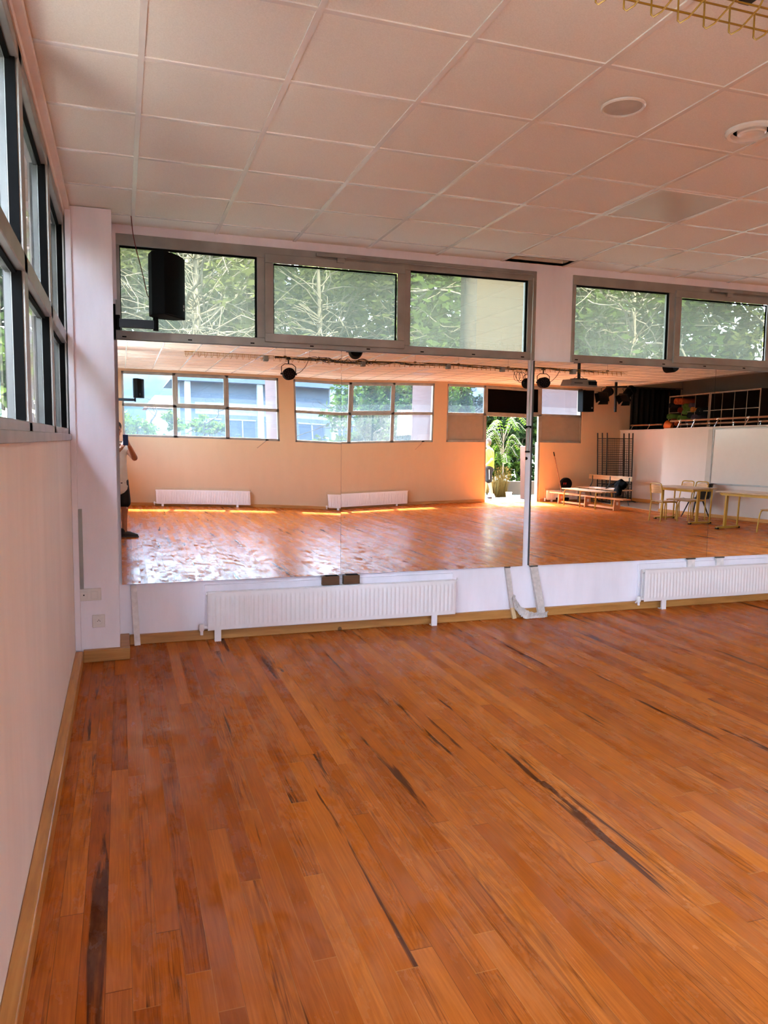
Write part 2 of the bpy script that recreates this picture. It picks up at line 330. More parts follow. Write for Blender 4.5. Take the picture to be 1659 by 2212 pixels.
RX = 15.3                       # wall behind the raised store
f = M().box(L - 0.2, RX, F - 0.02, D + 0.02, -0.12, 0.0)
struct('floor', f, MT['floor'], 'glossy orange-brown narrow strip wood floor of the dance hall', 'floor', origin=(0, 0, 0))
f = M().hexa([(12.05, -4.55, 0.0), (11.82, -2.72, 0.0), (13.3, -2.72, 0.0), (13.3, F, 0.0), (12.3, F, 0.0)], [(12.05, -4.55, 0.004), (11.82, -2.72, 0.004), (13.3, -2.72, 0.004), (13.3, F, 0.004), (12.3, F, 0.004)])
struct('trim_4', f, MT['lino'], 'patch of grey beige floor in the corner beside the benches', 'floor')

# ceiling: tile plane with one missing tile, plus its visible bars
GX = [0.106 + 0.6 * j for j in range(-1, 22)]
GY = [2.844 + 0.5913 * i for i in range(-16, 6)]
hx0, hx1, hy0, hy1 = 3.118, 3.694, 5.87, 6.06
c = M(); CH = H + 0.006; XC = 12.8
c.box(L - 0.2, hx0, F - 0.3, D + 0.2, CH, CH + 0.02).box(hx1, XC, F - 0.3, D + 0.2, CH, CH + 0.02).box(hx0, hx1, F - 0.3, hy0, CH, CH + 0.02).box(hx0, hx1, hy1, D + 0.2, CH, CH + 0.02)
c.box(hx0 - .01, hx0, hy0, hy1, CH, CH + .3).box(hx1, hx1 + .01, hy0, hy1, CH, CH + .3).box(hx0, hx1, hy0 - .01, hy0, CH, CH + .3).box(hx0, hx1, hy1, hy1 + .01, CH, CH + .3).box(hx0, hx1, hy0, hy1, CH + .28, CH + .3)
ceil = struct('ceiling', c, MT['ceiling'], 'suspended ceiling of square mineral tiles with one tile missing by the window', 'ceiling', smooth=0)
g = M(); hw = 0.0125
for x in GX:
    if L < x < XC: g.box(x - hw, x + hw, F, D, H, CH)
for y in GY:
    if F < y < D: g.box(L, XC, y - hw, y + hw, H + 0.0006, CH)
g.build('tile_grid', MT['tbar'], ceil, smooth=0)
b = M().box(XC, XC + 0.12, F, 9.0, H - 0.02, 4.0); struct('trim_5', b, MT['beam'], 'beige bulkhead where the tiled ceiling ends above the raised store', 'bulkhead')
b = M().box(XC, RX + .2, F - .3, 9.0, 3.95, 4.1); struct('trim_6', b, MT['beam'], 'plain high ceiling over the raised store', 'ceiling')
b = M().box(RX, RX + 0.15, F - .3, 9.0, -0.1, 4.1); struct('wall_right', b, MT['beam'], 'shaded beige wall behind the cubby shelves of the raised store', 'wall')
b = M().box(11.92, RX, -2.58, 9.0, 1.05, 1.2).box(13.42, RX, F, -2.7, 0.9, 1.05); struct('trim_7', b, MT['lino'], 'raised floor behind the low partition walls', 'floor')

def wall_xz(name, m, y0, y1, x0, x1, z0, z1, holes, label):
    """wall in the XZ plane with rectangular holes (x0,x1,z0,z1), made of boxes"""
    w = M(); xs = sorted({x0, x1} | {h for q in holes for h in q[:2]})
    for a, bb in zip(xs, xs[1:]):
        mid = (a + bb) / 2; cuts = sorted([q[2:] for q in holes if q[0] < mid < q[1]]); z = z0
        for q0, q1 in cuts:
            if q0 > z: w.box(a, bb, y0, y1, z, q0)
            z = q1
        if z < z1: w.box(a, bb, y0, y1, z, z1)
    return struct(name, w, m, label, 'wall', smooth=0)

BW = [(-0.02, 3.445, 2.285, 3.045), (3.812, 7.277, 2.285, 3.045), (7.644, 11.6, 0.12, 3.045)]  # last opening belongs to the added daylight glazing
wall_xz('wall_back', MT['back'], D, D + 0.22, L - 0.25, RX, 0, 3.3, BW, 'white painted wall behind the mirrors and radiators')
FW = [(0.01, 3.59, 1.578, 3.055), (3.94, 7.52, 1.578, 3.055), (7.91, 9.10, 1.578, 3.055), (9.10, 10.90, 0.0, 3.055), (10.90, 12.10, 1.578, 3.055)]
wall_xz('wall_far', MT['far'], F - 0.24, F, L - 0.25, RX, 0, 4.1, FW, 'white wall with warm floor bounce put into its colour, three window groups and the open garden doorway')
LW = [(2.15, 5.73), (-1.85, 1.73), (-5.85, -2.27)]
w = M(); LZ0, LZ1 = 1.578, 3.03
w.box(L - 0.22, L, F, D, 0, LZ0).box(L - 0.22, L, F, D, LZ1, 3.3)
ys = [F, -5.85, -2.27, -1.85, 1.73, 2.15, 5.73, D]
for a, bb in ((F, -5.85), (-2.27, -1.85), (1.73, 2.15), (5.73, D)): w.box(L - 0.22, L, a, bb, LZ0, LZ1)
struct('wall_left', w, MT['left'], 'pinkish cream wall below the long side windows', 'wall', smooth=0)
# cornice strip over the side windows
struct('trim_8', M().box(L, L + 0.032, F, D - .38, H - 0.035, H), MT['left'], 'slim cornice strip between side windows and ceiling', 'trim')
# corner column
colm = struct('trim_1', M().box(L, -0.037, 5.69, D, 0, H), MT['back'], 'white square corner column with the power socket on it', 'column', smooth=0)
struct('trim_2', M().box(L, L + 0.038, 5.655, 5.69, 0.085, H - 0.01), MT['back'], 'narrow white pipe casing in the corner beside the column', 'trim', bevel=0.004)
struct('trim_9', M().box(-0.037, -0.012, 5.95, 6.0, 2.56, H - 0.07), MT['back'], 'short white batten at top of column beside the window', 'trim')

# raised-store walls
struct('trim_10', M().box(11.8, 11.92, -2.7, 9.0, 0, 1.9), MT['right'], 'white partition with whiteboard facing the mirrors', 'wall', smooth=0)
struct('trim_11', M().box(13.3, 13.42, F, -2.7, 0, 1.93).box(11.92, 13.42, -2.7, -2.58, 0, 1.9), MT['right'], 'set-back half wall behind the bench corner', 'wall', smooth=0)
struct('trim_12', M().box(11.785, 11.94, -2.7, 9.0, 1.9, 1.925).box(13.28, 13.44, F, -2.7, 1.93, 1.955), MT['right'], 'thin white coping along the top of the half walls', 'trim', bevel=0.004)
# other end of the hall (beside the camera, out of frame)
struct('wall_end', M().box(11.8, RX, 9.0, 9.15, 0, 4.1), MT['right'], 'plain end wall of the raised store', 'wall')

# baseboards
bl = struct('baseboard_left', M().box(L, L + 0.05, F, 5.64, 0, 0.085), MT['skirty'], 'long pine baseboard under the side windows', 'baseboard', bevel=0.006)
struct('baseboard_column', M().box(L + .05, 0.03, 5.64, 5.69, 0, 0.085).box(-0.037, 0.03, 5.69, D, 0, 0.085), MT['skirt'], 'pine baseboard wrapping the corner column', 'baseboard', bevel=0.006)
struct('baseboard_back', M().box(0.03, 11.8, D - 0.04, D, 0, 0.075), MT['skirt'], 'pine baseboard under the mirrors', 'baseboard', bevel=0.006)
struct('baseboard_far', M().box(L + .05, 9.10, F, F + 0.035, 0, 0.075).box(10.90, 13.3, F, F + 0.035, 0, 0.075), MT['skirt'], 'pine baseboard along the garden wall', 'baseboard', bevel=0.006)
struct('baseboard_right', M().box(11.765, 11.8, -2.7, 6.03, 0, 0.075).box(13.265, 13.3, F + .035, -2.7, 0.004, 0.10), MT['skirty'], 'pine baseboard along the half walls', 'baseboard', bevel=0.006)

# ------------------------------------------------------------------ windows
def bars_xz(y0, y1, rects):
    m = M()
    for (x0, x1, z0, z1) in rects: m.box(x0, x1, y0, y1, z0, z1)
    return m
def ring(m, x0, x1, z0, z1, w, y0, y1):
    m.box(x0, x1, y0, y1, z0, z0 + w).box(x0, x1, y0, y1, z1 - w, z1).box(x0, x0 + w, y0, y1, z0 + w, z1 - w).box(x1 - w, x1, y0, y1, z0 + w, z1 - w)

def fanlight(n, ox, label):
    """three-pane strip window over the mirrors: fixed, hinged sash, fixed"""
    y0, y1 = D - 0.012, D + 0.06
    w = thing('window_%d' % n, (ox + 1.73, D, 2.285), label, 'window', kind='structure')
    m = bars_xz(y0, y1, [(ox - .02, ox + 3.445, 2.285, 2.352), (ox - .02, ox + 3.445, 2.962, 3.045), (ox - .02, ox + .012, 2.352, 2.962), (ox + 1.012, ox + 1.075, 2.352, 2.962), (ox + 2.215, ox + 2.275, 2.352, 2.962), (ox + 3.363, ox + 3.445, 2.352, 2.962)])
    m.build('frame', MT['alu'], w, bevel=0.004)
    s = M(); ring(s, ox + 1.07, ox + 2.222, 2.322, 2.99, 0.066, D - 0.03, D - 0.0125); s.build('sash', MT['alu'], w, bevel=0.004)
    gz = M()
    for a, b_, z0, z1 in ((ox + .012, ox + 1.012, 2.352, 2.962), (ox + 1.138, ox + 2.155, 2.387, 2.923), (ox + 2.275, ox + 3.363, 2.352, 2.962)):
        yy = (D - 0.0135, D - 0.005) if a == ox + 1.138 else (D + 0.002, D + 0.016)
        gz.box(a, b_, yy[0], yy[1], z1 - .014, z1).box(b_ - .014, b_, yy[0], yy[1], z0, z1 - .014).box(a, a + .006, yy[0], yy[1], z0, z1 - .014)
    gz.build('gasket', MT['gasket'], w)
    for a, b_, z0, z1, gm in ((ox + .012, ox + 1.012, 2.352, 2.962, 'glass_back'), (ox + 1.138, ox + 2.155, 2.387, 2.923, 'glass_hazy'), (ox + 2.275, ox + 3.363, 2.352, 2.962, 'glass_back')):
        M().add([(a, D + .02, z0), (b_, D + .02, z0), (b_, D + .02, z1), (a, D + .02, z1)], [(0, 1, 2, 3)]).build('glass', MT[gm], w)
    sl = M()
    for k in range(8): sl.box(ox + .02 + k * .47, ox + .05 + k * .47, y0 - .002, y0 + .001, 2.303, 2.312)
    sl.build('drain_slots', MT['gasket'], w)
    cl = M().box(ox + 1.47, ox + 1.72, D - .055, D - .03, 3.0, 3.022).box(ox + 1.64, ox + 1.70, D - .05, D - .028, 2.965, 3.0)
    cl.build('closer', MT['alu'], w, bevel=0.002)
    M().cyl((ox + 1.66, D - .035, 3.01), (ox + 3.4, D - .03, 3.008), .006, n=8).build('control_rod', MT['alu'], w)
    return w
fanlight(1, 0.0, 'grey aluminium strip window above the mirrors beside the hanging speaker')
fanlight(2, 3.832, 'grey aluminium strip window past the white wall pier')
w = thing('window_3', (9.6, D, .12), 'unseen glazed section added beyond the last mirror for daylight', 'window', kind='structure')  # added out of view to bring more daylight into the hall
m = M()
for k in range(5): m.box(7.644 + k * .974, 7.704 + k * .974, D + .02, D + .09, .12, 3.045)
m.box(7.644, 11.6, D + .02, D + .09, .12, .2).box(7.644, 11.6, D + .02, D + .09, 2.965, 3.045).box(7.644, 11.6, D + .02, D + .09, 1.5, 1.56)
m.build('frame', MT['alu'], w)
for k in range(4): M().add([(7.70 + k * .974, D + .05, .15), (8.62 + k * .974, D + .05, .15), (8.62 + k * .974, D + .05, 3.0), (7.70 + k * .974, D + .05, 3.0)], [(0, 1, 2, 3)]).build('glass', MT['glass_clean'], w)

def far_group(n, x0, x1, label, door=False):
    y0, y1 = F - 0.09, F - 0.015
    z0, z1, zt = 1.578, 3.055, 2.30
    w = thing('window_%d' % n, ((x0 + x1) / 2, F, z0), label, 'window', kind='structure')
    xs = [x0, 9.10, 10.90, x1] if door else [x0, x0 + (x1 - x0) / 3, x0 + 2 * (x1 - x0) / 3, x1]
    r = [(x0, x1, z1 - .06, z1), (x0, x1, zt - .035, zt + .035), (x0, x0 + .045, z0, z1), (x1 - .045, x1, z0, z1)]
    if door: r += [(x0, xs[1], z0, z0 + .05), (xs[2], x1, z0, z0 + .05), (xs[1] - .04, xs[1] + .05, 0.0, z1), (xs[2] - .05, xs[2] + .04, 0.0, z1)]
    else: r += [(x0, x1, z0, z0 + .05)] + [(q - .045, q + .045, z0, z1) for q in xs[1:3]]
    bars_xz(y0, y1, r).build('frame', MT['alu'], w, bevel=0.004)
    s = M(); ring(s, xs[1] + .02, xs[2] - .02, zt + .012, z1 - .03, 0.055, F - .012, F + .008); s.build('sash', MT['alu'], w, bevel=0.003)
    M().box((xs[1] + xs[2]) / 2 - .05, (xs[1] + xs[2]) / 2 + .05, F + .005, F + .03, z1 - .05, z1 - .02).build('closer', MT['alu'], w)
    for k in range(3):
        a, b_ = xs[k] + .03, xs[k + 1] - .03
        if door and k == 1:
            M().box(a, b_, F - .06, F - .05, zt, z1 - .03).build('black_infill', MT['blackpanel'], w); continue
        M().add([(a, F - .05, zt), (b_, F - .05, zt), (b_, F - .05, z1 - .03), (a, F - .05, z1 - .03)], [(0, 1, 2, 3)]).build('glass', MT['glass_far'], w)
        if door: M().box(a, b_, F - .06, F - .04, z0 + .02, zt).build('opaque_infill', MT['panel'], w)
        else: M().add([(a, F - .05, z0 + .02), (b_, F - .05, z0 + .02), (b_, F - .05, zt), (a, F - .05, zt)], [(0, 1, 2, 3)]).build('glass', MT['glass_far'], w)
    if not door:
        M().cyl((x1 - .32, F + .02, z0 + .0), (x1 - .55, F + .10, z0 - .18), .006, n=6).build('crank', MT['chrome'], w)
        M().box(x1 - .33, x1 - .27, F - .015, F + .03, z0 + .005, z0 + .03).build('latch', MT['gasket'], w)
    # inside reveals
    return w
far_group(4, 0.01, 3.59, 'six-pane window in the garden wall nearest the corner column')
far_group(5, 3.94, 7.52, 'middle six-pane window in the garden wall')
far_group(6, 7.91, 12.10, 'window group around the open garden doorway with grey and black infill panels', True)
struct('trim_13', M().box(9.05, 10.95, F - .6, F, -0.06, 0.004), MT['concrete'], 'pale stone threshold of the garden doorway', 'threshold')

def side_group(n, y0, y1, label):
    z0, z1, zt = LZ0, LZ1, 2.235
    w = thing('window_%d' % n, (L, (y0 + y1) / 2, z0), label, 'window', kind='structure')
    xa, xb = L - .085, L - .006
    m = M(); ys = [y0, y0 + (y1 - y0) / 3, y0 + 2 * (y1 - y0) / 3, y1]
    m.box(xa, xb, y0, y1, z0, z0 + .05).box(xa, xb, y0, y1, z1 - .06, z1).box(xa, xb, y0, y1, zt - .038, zt + .038).box(xa, xb, y0, y0 + .06, z0, z1).box(xa, xb, y1 - .06, y1, z0, z1)
    for q in ys[1:3]: m.box(xa, xb, q - .05, q + .05, z0, z1)
    m.build('frame', MT['alu'], w, bevel=0.004)
    M().box(L - .01, L + .012, y0 - .01, y1 + .01, z0 - .03, z0 + .012).build('sill', MT['alu'], w, bevel=0.003)
    g = M()
    for k in range(3):
        a, b_ = ys[k] + .05, ys[k + 1] - .05
        for zz0, zz1 in ((z0 + .05, zt - .038), (zt + .038, z1 - .06)):
            g.box(xa + .032, xb - .012, b_ - .012, b_, zz0, zz1).box(xa + .032, xb - .03, a, b_ - .012, zz1 - .010, zz1)
    g.build('gasket', MT['gasket'], w)
    for k in range(3):
        a, b_ = ys[k] + .04, ys[k + 1] - .04
        for zz0, zz1 in ((z0 + .03, zt - .02), (zt + .02, z1 - .04)):
            M().add([(xa + .03, a, zz0), (xa + .03, b_, zz0), (xa + .03, b_, zz1), (xa + .03, a, zz1)], [(0, 1, 2, 3)]).build('glass', MT['glass_left'], w)
    return w
side_group(7, 2.15, 5.73, 'tall side window seen edge-on beside the corner column')
side_group(8, -1.85, 1.73, 'side window beside the photographer')
side_group(9, -5.85, -2.27, 'side window nearest the garden wall')

# ------------------------------------------------------------------ mirrors (old, slightly warped sheets)
WARP = {1: (0.845, [0.1521, 1.0693, -1.1143, 2.1437, -0.7241, 0.7196, -0.962, -1.1722, 0.2886]),
        2: (2.545, [-2.6671, 1.2572, 2.6448, -1.4683, -0.6734, 1.5697, 0.5308, 0.0487, 0.4665]),
        3: (4.33, [-0.1711, 0.8729, -0.9137, -0.2855, -0.4221, -0.7434, 0.7584, 0.7034, -0.1554])}
def bow(k, x, z):
    xm, c_ = WARP[k]; xc = min(x, 5.2) if k == 3 else x
    def wv(xx):
        u = (xx - xm) / .85; v = (z - 1.57) / .9
        return sum(a * b_ for a, b_ in zip(c_, (u, v, u * u, u * v, v * v, u * u * v, u * v * v, u ** 3, u ** 3 * v))) * 1e-3
    r = wv(xc)
    if x > xc: r += (wv(xc) - wv(xc - .01)) / .01 * (x - xc)
    return r
def mirror(k, wk, x0, x1, label):
    t = thing('wall_mirror', ((x0 + x1) / 2, D, 0.467), label, 'mirror', 'large mirror sheets on the wall')
    z0, z1 = 0.467, 2.279
    ys_ = lambda x, z: D - .03 + bow(wk, x, z)
    s = M().grid(lambda u, v: (x0 + (x1 - x0) * u, ys_(x0 + (x1 - x0) * u, z0 + (z1 - z0) * v), z0 + (z1 - z0) * v), 40, 40)
    s.build('mirror_sheet', MT['mirror'], t, smooth=180)
    N = 41; bk = M()
    for (a, b_) in (((x0, z0), (x1, z0)), ((x1, z0), (x1, z1)), ((x1, z1), (x0, z1)), ((x0, z1), (x0, z0))):
        bk.grid(lambda u, v: (a[0] + (b_[0] - a[0]) * u, (ys_(a[0] + (b_[0] - a[0]) * u, a[1] + (b_[1] - a[1]) * u)) * (1 - v) + (D - .001) * v, a[1] + (b_[1] - a[1]) * u), 40, 1)
    bk.build('edge', MT['edge'], t)
    return t
mirror(1, 1, -0.015, 1.6845, 'tall mirror sheet next to the corner column')
mirror(2, 2, 1.6885, 3.37, 'mirror sheet reflecting most of the garden doorway')
mirror(3, 3, 3.438, 5.395, 'wide mirror sheet just past the white wall strip')
mirror(4, 3, 5.399, 7.2, 'mirror sheet farthest along the wall reflecting the whiteboard')
# ------------------------------------------------------------------ radiators
def radiator(x0, x1, yb, sgn, z0, z1, label, feet, depth=0.075, valve=True, back=True):
    """panel radiator; yb = wall plane, sgn = direction into the room"""
    Y = lambda d: yb + sgn * d
    t = thing('radiator', ((x0 + x1) / 2, yb, 0), label, 'radiator', 'white panel radiators under the windows')
    yf = 0.045 + depth
    n = max(8, int(round((x1 - x0 - .06) / 0.0366))); p = (x1 - x0 - .06) / n
    prof = [0, .10, .22, .32, .68, .78, .90]
    def hgt(fr): return 0.0055 if .30 <= fr <= .70 else (0.0 if fr <= .12 or fr >= .88 else 0.003)
    us = [x0, x0 + .012] + [x0 + .03 + p * (i + q) for i in range(n) for q in prof] + [x1 - .03, x1 - .012, x1]
    hs = [-0.006, 0] + [hgt(q) for i in range(n) for q in prof] + [0, 0, -0.006]
    zs = [z0, z0 + .006, z0 + .03, z0 + .040, z0 + .050, z1 - .05, z1 - .040, z1 - .03, z1 - .006, z1]
    zf = [-0.006, 0, 0, .55, 1, 1, .55, 0, 0, -0.006]
    vs = []
    for z, k in zip(zs, zf):
        for x, h in zip(us, hs):
            d = yf + (min(h, k) if (k < 0 or h < 0) else h * k); vs.append((x, Y(d - .005), z))
    w = len(us)
    m = M().add(vs, [(j * w + i, j * w + i + 1, (j + 1) * w + i + 1, (j + 1) * w + i) for j in range(len(zs) - 1) for i in range(w - 1)])
    m.box(x0, x1, min(Y(yf - .011), Y(yf - .02)), max(Y(yf - .011), Y(yf - .02)), z0, z1)
    m.build('front_panel', MT['radiator'], t)
    b = M(); a0, a1 = sorted((Y(.05), Y(.062))); b.box(x0, x1, a0, a1, z0 + .004, z1 - .004)
    a0, a1 = sorted((Y(.062), Y(yf - .02)))
    for k in range(int((x1 - x0) / .07)): b.box(x0 + .03 + k * .07, x0 + .034 + k * .07, a0, a1, z0 + .02, z1 - .02)
    b.build('rear_panel', MT['radiator'], t)
    pp = M()
    for z in (z0 + .02, z1 - .02): pp.cyl((x0 - .01, Y((yf + .05) / 2), z), (x1 + .01, Y((yf + .05) / 2), z), .011, n=10)
    pp.build('header_pipe', MT['radiator'], t)
    for fx in feet:
        a0, a1 = sorted((Y(.06), Y(yf - .006)))
        M().box(fx - .025, fx + .025, *sorted((Y(yf - .02), Y(yf - .004))), 0.001, z0 + .02).box(fx - .025, fx + .025, a0, a1, 0.001, 0.008).build('foot', MT['radiator'], t)
    if valve:
        v = M().cyl((x0 - .045, Y(.085), z0 + .022), (x0 - .01, Y(.085), z0 + .022), .012).lathe([(.014, 0), (.021, .012), (.021, .034), (.016, .055)], (x0 - .045, Y(.085), z0 - .005)).cyl((x0 - .045, Y(.085), z0 + .01), (x0 - .045, Y(.045), z0 - .02), .01).cyl((x0 - .045, Y(.085), z0 - .035), (x0 - .045, Y(.085), z0), .012)
        v.build('valve', MT['radiator'], t)
        M().cyl((x1, Y(.085), z1 - .015), (x1 + .02, Y(.085), z1 - .012), .007).cyl((x1 + .02, Y(.085), z1 - .012), (x1 + .024, Y(.08), z1 + .012), .005).build('bleed_valve', MT['radiator'], t)
    if back:
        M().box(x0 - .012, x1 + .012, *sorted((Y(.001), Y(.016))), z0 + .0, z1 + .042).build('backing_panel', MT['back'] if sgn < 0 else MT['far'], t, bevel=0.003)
    return t
radiator(.605, 2.692, D, -1, .088, .388, 'long white radiator under the two mirrors nearest the column', (.68, 2.495))
radiator(4.63, 6.75, D, -1, .085, .388, 'white radiator under the mirrors past the white wall strip', (4.85, 6.5))
radiator(.70, 2.84, F, 1, .055, .385, 'white radiator under the garden window nearest the corner column', (.84, 2.54))
radiator(4.60, 6.80, F, 1, .05, .375, 'white radiator under the middle garden window', (4.8, 6.5))
radiator(11.07, 12.2, F, 1, .05, .31, 'short white radiator behind the benches beside the garden doorway', (11.2, 12.0))

# ------------------------------------------------------------------ column fittings
t = thing('power_socket', (-.175, 5.69, .285), 'square white wall socket low on the corner column', 'socket')
M().box(-.217, -.134, 5.676, 5.69, .238, .327).build('plate', MT['white'], t, bevel=.003)
M().lathe([(.025, 0), (.025, .0015), (.022, .0025), (.019, .0012), (0, .0010)], (-.175, 5.676, .283), (0, -1, 0), 32).build('socket_well', MT['white'], t)
M().cyl((-.183, 5.6750, .283), (-.183, 5.6740, .283), .0028, n=8).cyl((-.167, 5.6750, .283), (-.167, 5.6740, .283), .0028, n=8).cyl((-.175, 5.675, .291), (-.175, 5.669, .291), .0028, n=8).build('contacts', MT['gasket'], t)
t = thing('switch_plate', (-.23, 5.69, .475), 'wide white double wall plate on the column under the grey duct', 'switch')
M().box(-.303, -.155, 5.672, 5.69, .432, .517).build('plate', MT['white'], t, bevel=.003)
M().box(-.29, -.245, 5.667, 5.673, .447, .498).build('aerial_outlet', MT['white'], t, bevel=.002)
M().cyl((-.268, 5.668, .474), (-.268, 5.665, .474), .005, n=10).build('outlet_hole', MT['gasket'], t)
M().box(-.223, -.178, 5.667, 5.673, .447, .498).build('rocker', MT['white'], t, bevel=.002)
tag(M().box(L + .039, -.268, 5.668, 5.69, .517, 1.075).box(L + .038, -.29, 5.664, 5.668, .517, 1.075).build('cable_duct', MT['alu'], bevel=.002), 'grey metal cable duct rising above the white double plate', 'cable duct')

# ------------------------------------------------------------------ loudspeakers
def speaker(loc, rz, label, s=1.0):
    """angled cabinet; front faces local -Y, origin at the middle of its underside"""
    t = thing('loudspeaker', loc, label, 'loudspeaker', 'black wall loudspeakers')
    w, a_, h = .145 * s, .07 * s, .43 * s
    o = Vector(loc)
    body = [(w, -a_ * .9), (w, .03 * s), (.06 * s, .11 * s), (-.06 * s, .11 * s), (-w, .035 * s), (-w, -a_ * .9)]
    M().prism([(o.x + a, o.y + b) for a, b in body], o.z, o.z + h).build('cabinet', MT['black'], t, bevel=.004)
    gr = [(-w, -a_ * .9), (-w * .5, -a_ * 1.22), (0, -a_ * 1.32), (w * .5, -a_ * 1.22), (w, -a_ * .9)]
    M().prism([(o.x + a, o.y + b) for a, b in gr], o.z + .006, o.z + h - .006).build('grille', MT['blackgr'], t, smooth=60)
    d = a_ * 1.22
    lg = M()
    for k in range(3): lg.box(o.x + w * .42 + k * .011, o.x + w * .42 + k * .011 + .007, o.y - d * 1.0, o.y - d * .965, o.z + .055, o.z + .068).box(o.x + w * .42 + k * .011, o.x + w * .42 + k * .011 + .008, o.y - d * 1.0, o.y - d * .965, o.z + .078, o.z + .096)
    lg.build('badge', MT['letters'], t)
    t.rotation_euler = (0, 0, rz)
    return t
def bracket(wx, y, z, tip, label, plate=True, up=.12):
    """wall plate on a face at x = wx, arm along +x to tip, upright pole to the cabinet"""
    t = thing('speaker_bracket', (wx, y, z), label, 'bracket', 'steel speaker brackets')
    M().box(wx, wx + .016, y - .035, y + .035, z - .12, z + .12).build('wall_plate', MT['black'], t, bevel=.002)
    M().cyl((wx + .03, y, z - .05), (wx + .03, y, z + .05), .016, n=14).box(wx + .014, wx + .04, y - .018, y + .018, z - .05, z - .042).box(wx + .014, wx + .04, y - .018, y + .018, z + .042, z + .05).build('hinge', MT['black'], t)
    M().box(wx + .03, tip, y - .014, y + .014, z - .034, z + .026).build('arm', MT['bracket'], t, bevel=.003)
    M().cyl((tip, y, z - .045), (tip, y, z + up), .019, n=16).build('pole', MT['black'], t)
    return t
bracket(-.037, 5.80, 2.372, .247, 'black steel bracket arm holding the near loudspeaker off the column', up=.055)
speaker((.325, 5.765, 2.42), math.radians(58), 'black loudspeaker hanging in front of the strip window beside the column')
bracket(L, -6.1, 2.40, .30, 'black bracket in the far corner of the side wall under a loudspeaker', up=.04)
speaker((.38, -6.02, 2.44), math.radians(122), 'black loudspeaker in front of the garden window corner pane', .98)
# third: flat-fronted box by the doorway
t = thing('loudspeaker', (12.04, -6.2, 2.42), 'upright black loudspeaker box beside the garden doorway window', 'loudspeaker', 'black wall loudspeakers')
M().box(11.88, 12.21, -6.3, -6.06, 2.42, 2.985).build('cabinet', MT['black'], t, bevel=.008)
M().box(11.895, 12.195, -6.06, -6.045, 2.435, 2.97).build('grille', MT['blackgr'], t, bevel=.004)
M().box(12.12, 12.16, -6.045, -6.042, 2.50, 2.54).build('badge', MT['letters'], t)
M().box(11.97, 12.03, F, -6.3, 2.96, 3.02).box(11.99, 12.01, -6.32, -6.15, 2.985, 3.0).build('wall_mount', MT['dark'], t)
M().box(11.97, 12.03, F, -6.3, 2.42, 2.46).build('wall_mount', MT['dark'], t)
tag(M().tube(bez([(.093, 5.80, H), (.11, 5.81, 2.95), (.165, 5.84, 2.72), (.19, 5.85, 2.6), (.205, 5.85, 2.565), (.235, 5.845, 2.56)]), .0035, 6).build('speaker_cable', MT['redcab']), 'dark red cable dropping from the ceiling to the near loudspeaker', 'cable')

# window opener on the white strip
t = thing('window_opener', (3.40, 6.04, 1.4), 'grey crank rod with grip on the white strip between the mirrors', 'window opener')
M().cyl((3.403, D - .035, 2.98), (3.392, D - .035, 1.69), .006, n=8).build('rod', MT['alu'], t)
M().cyl((3.392, D - .04, 1.70), (3.388, D - .04, 1.49), .011, n=10).build('grip', MT['alu'], t)
M().box(3.384, 3.41, D - .05, D, 1.69, 1.712).build('clip', MT['gasket'], t)
M().box(3.375, 3.402, D - .05, D, 1.478, 1.492).build('clip', MT['gasket'], t)
M().ball((3.389, D - .012, 1.425), .014, 8).build('knob', MT['gasket'], t)

# ------------------------------------------------------------------ props under the mirrors
tag(M().frame((.086, D - .060, .001), (.066, D - .016, .458), .044, .02, (0, -1, 0)).build('wooden_lath', MT['lath']), 'slim white painted lath propping the mirror beside the column', 'wooden prop', 'wooden props under the mirrors')
t = thing('wooden_lath', (3.26, D - .03, 0), 'slim film-wrapped lath with bare wood showing at its foot', 'wooden prop', 'wooden props under the mirrors')
M().frame((3.285, D - .065, .001), (3.268, D - .052, .1), .036, .022, (0, -1, 0)).build('bare_end', MT['rawpine'], t)
M().frame((3.268, D - .052, .1), (3.226, D - .016, .455), .042, .028, (0, -1, 0)).build('wrapped_shaft', MT['film'], t)
M().box(3.205, 3.25, D - .034, D - .002, .455, .466).build('rubber_cap', MT['edge'], t)
t = thing('wooden_lath', (3.53, D - .03, 0), 'broad film-wrapped lath leaning under the edge of the wide mirror', 'wooden prop', 'wooden props under the mirrors')
M().frame((3.565, D - .065, .002), (3.49, D - .018, .455), .068, .03, (0, -1, 0)).build('wrapped_shaft', MT['film'], t)
M().box(3.452, 3.525, D - .036, D - .002, .455, .466).build('rubber_cap', MT['edge'], t)
def crumple(path, wid, nz, seed):
    rnd = random.Random(seed); P = bez(path, 10); m = M(); nv = 6; vs = []
    for i, p in enumerate(P):
        ww = wid[0] + (wid[1] - wid[0]) * math.sin(PI * i / (len(P) - 1))
        for k in range(nv + 1):
            q = k / nv - .5
            vs.append((p.x + q * ww * .25 + rnd.uniform(-nz, nz), p.y - abs(q) * .02 + rnd.uniform(-nz, nz), max(.003, p.z + q * ww + rnd.uniform(-nz, nz))))
    return m.add(vs, [(i * (nv + 1) + k, i * (nv + 1) + k + 1, (i + 1) * (nv + 1) + k + 1, (i + 1) * (nv + 1) + k) for i in range(len(P) - 1) for k in range(nv)])
cf = crumple([(3.262, D - .078, .20), (3.285, D - .085, .13), (3.34, D - .095, .065), (3.42, D - .10, .026), (3.52, D - .10, .022), (3.60, D - .095, .03)], (.05, .075), .006, 3).build('masking_film', MT['film'])
tag(cf, 'crumpled pale film sagging on the floor between the two wrapped laths', 'plastic film')
md = cf.modifiers.new('thick', 'SOLIDIFY'); md.thickness = .0015
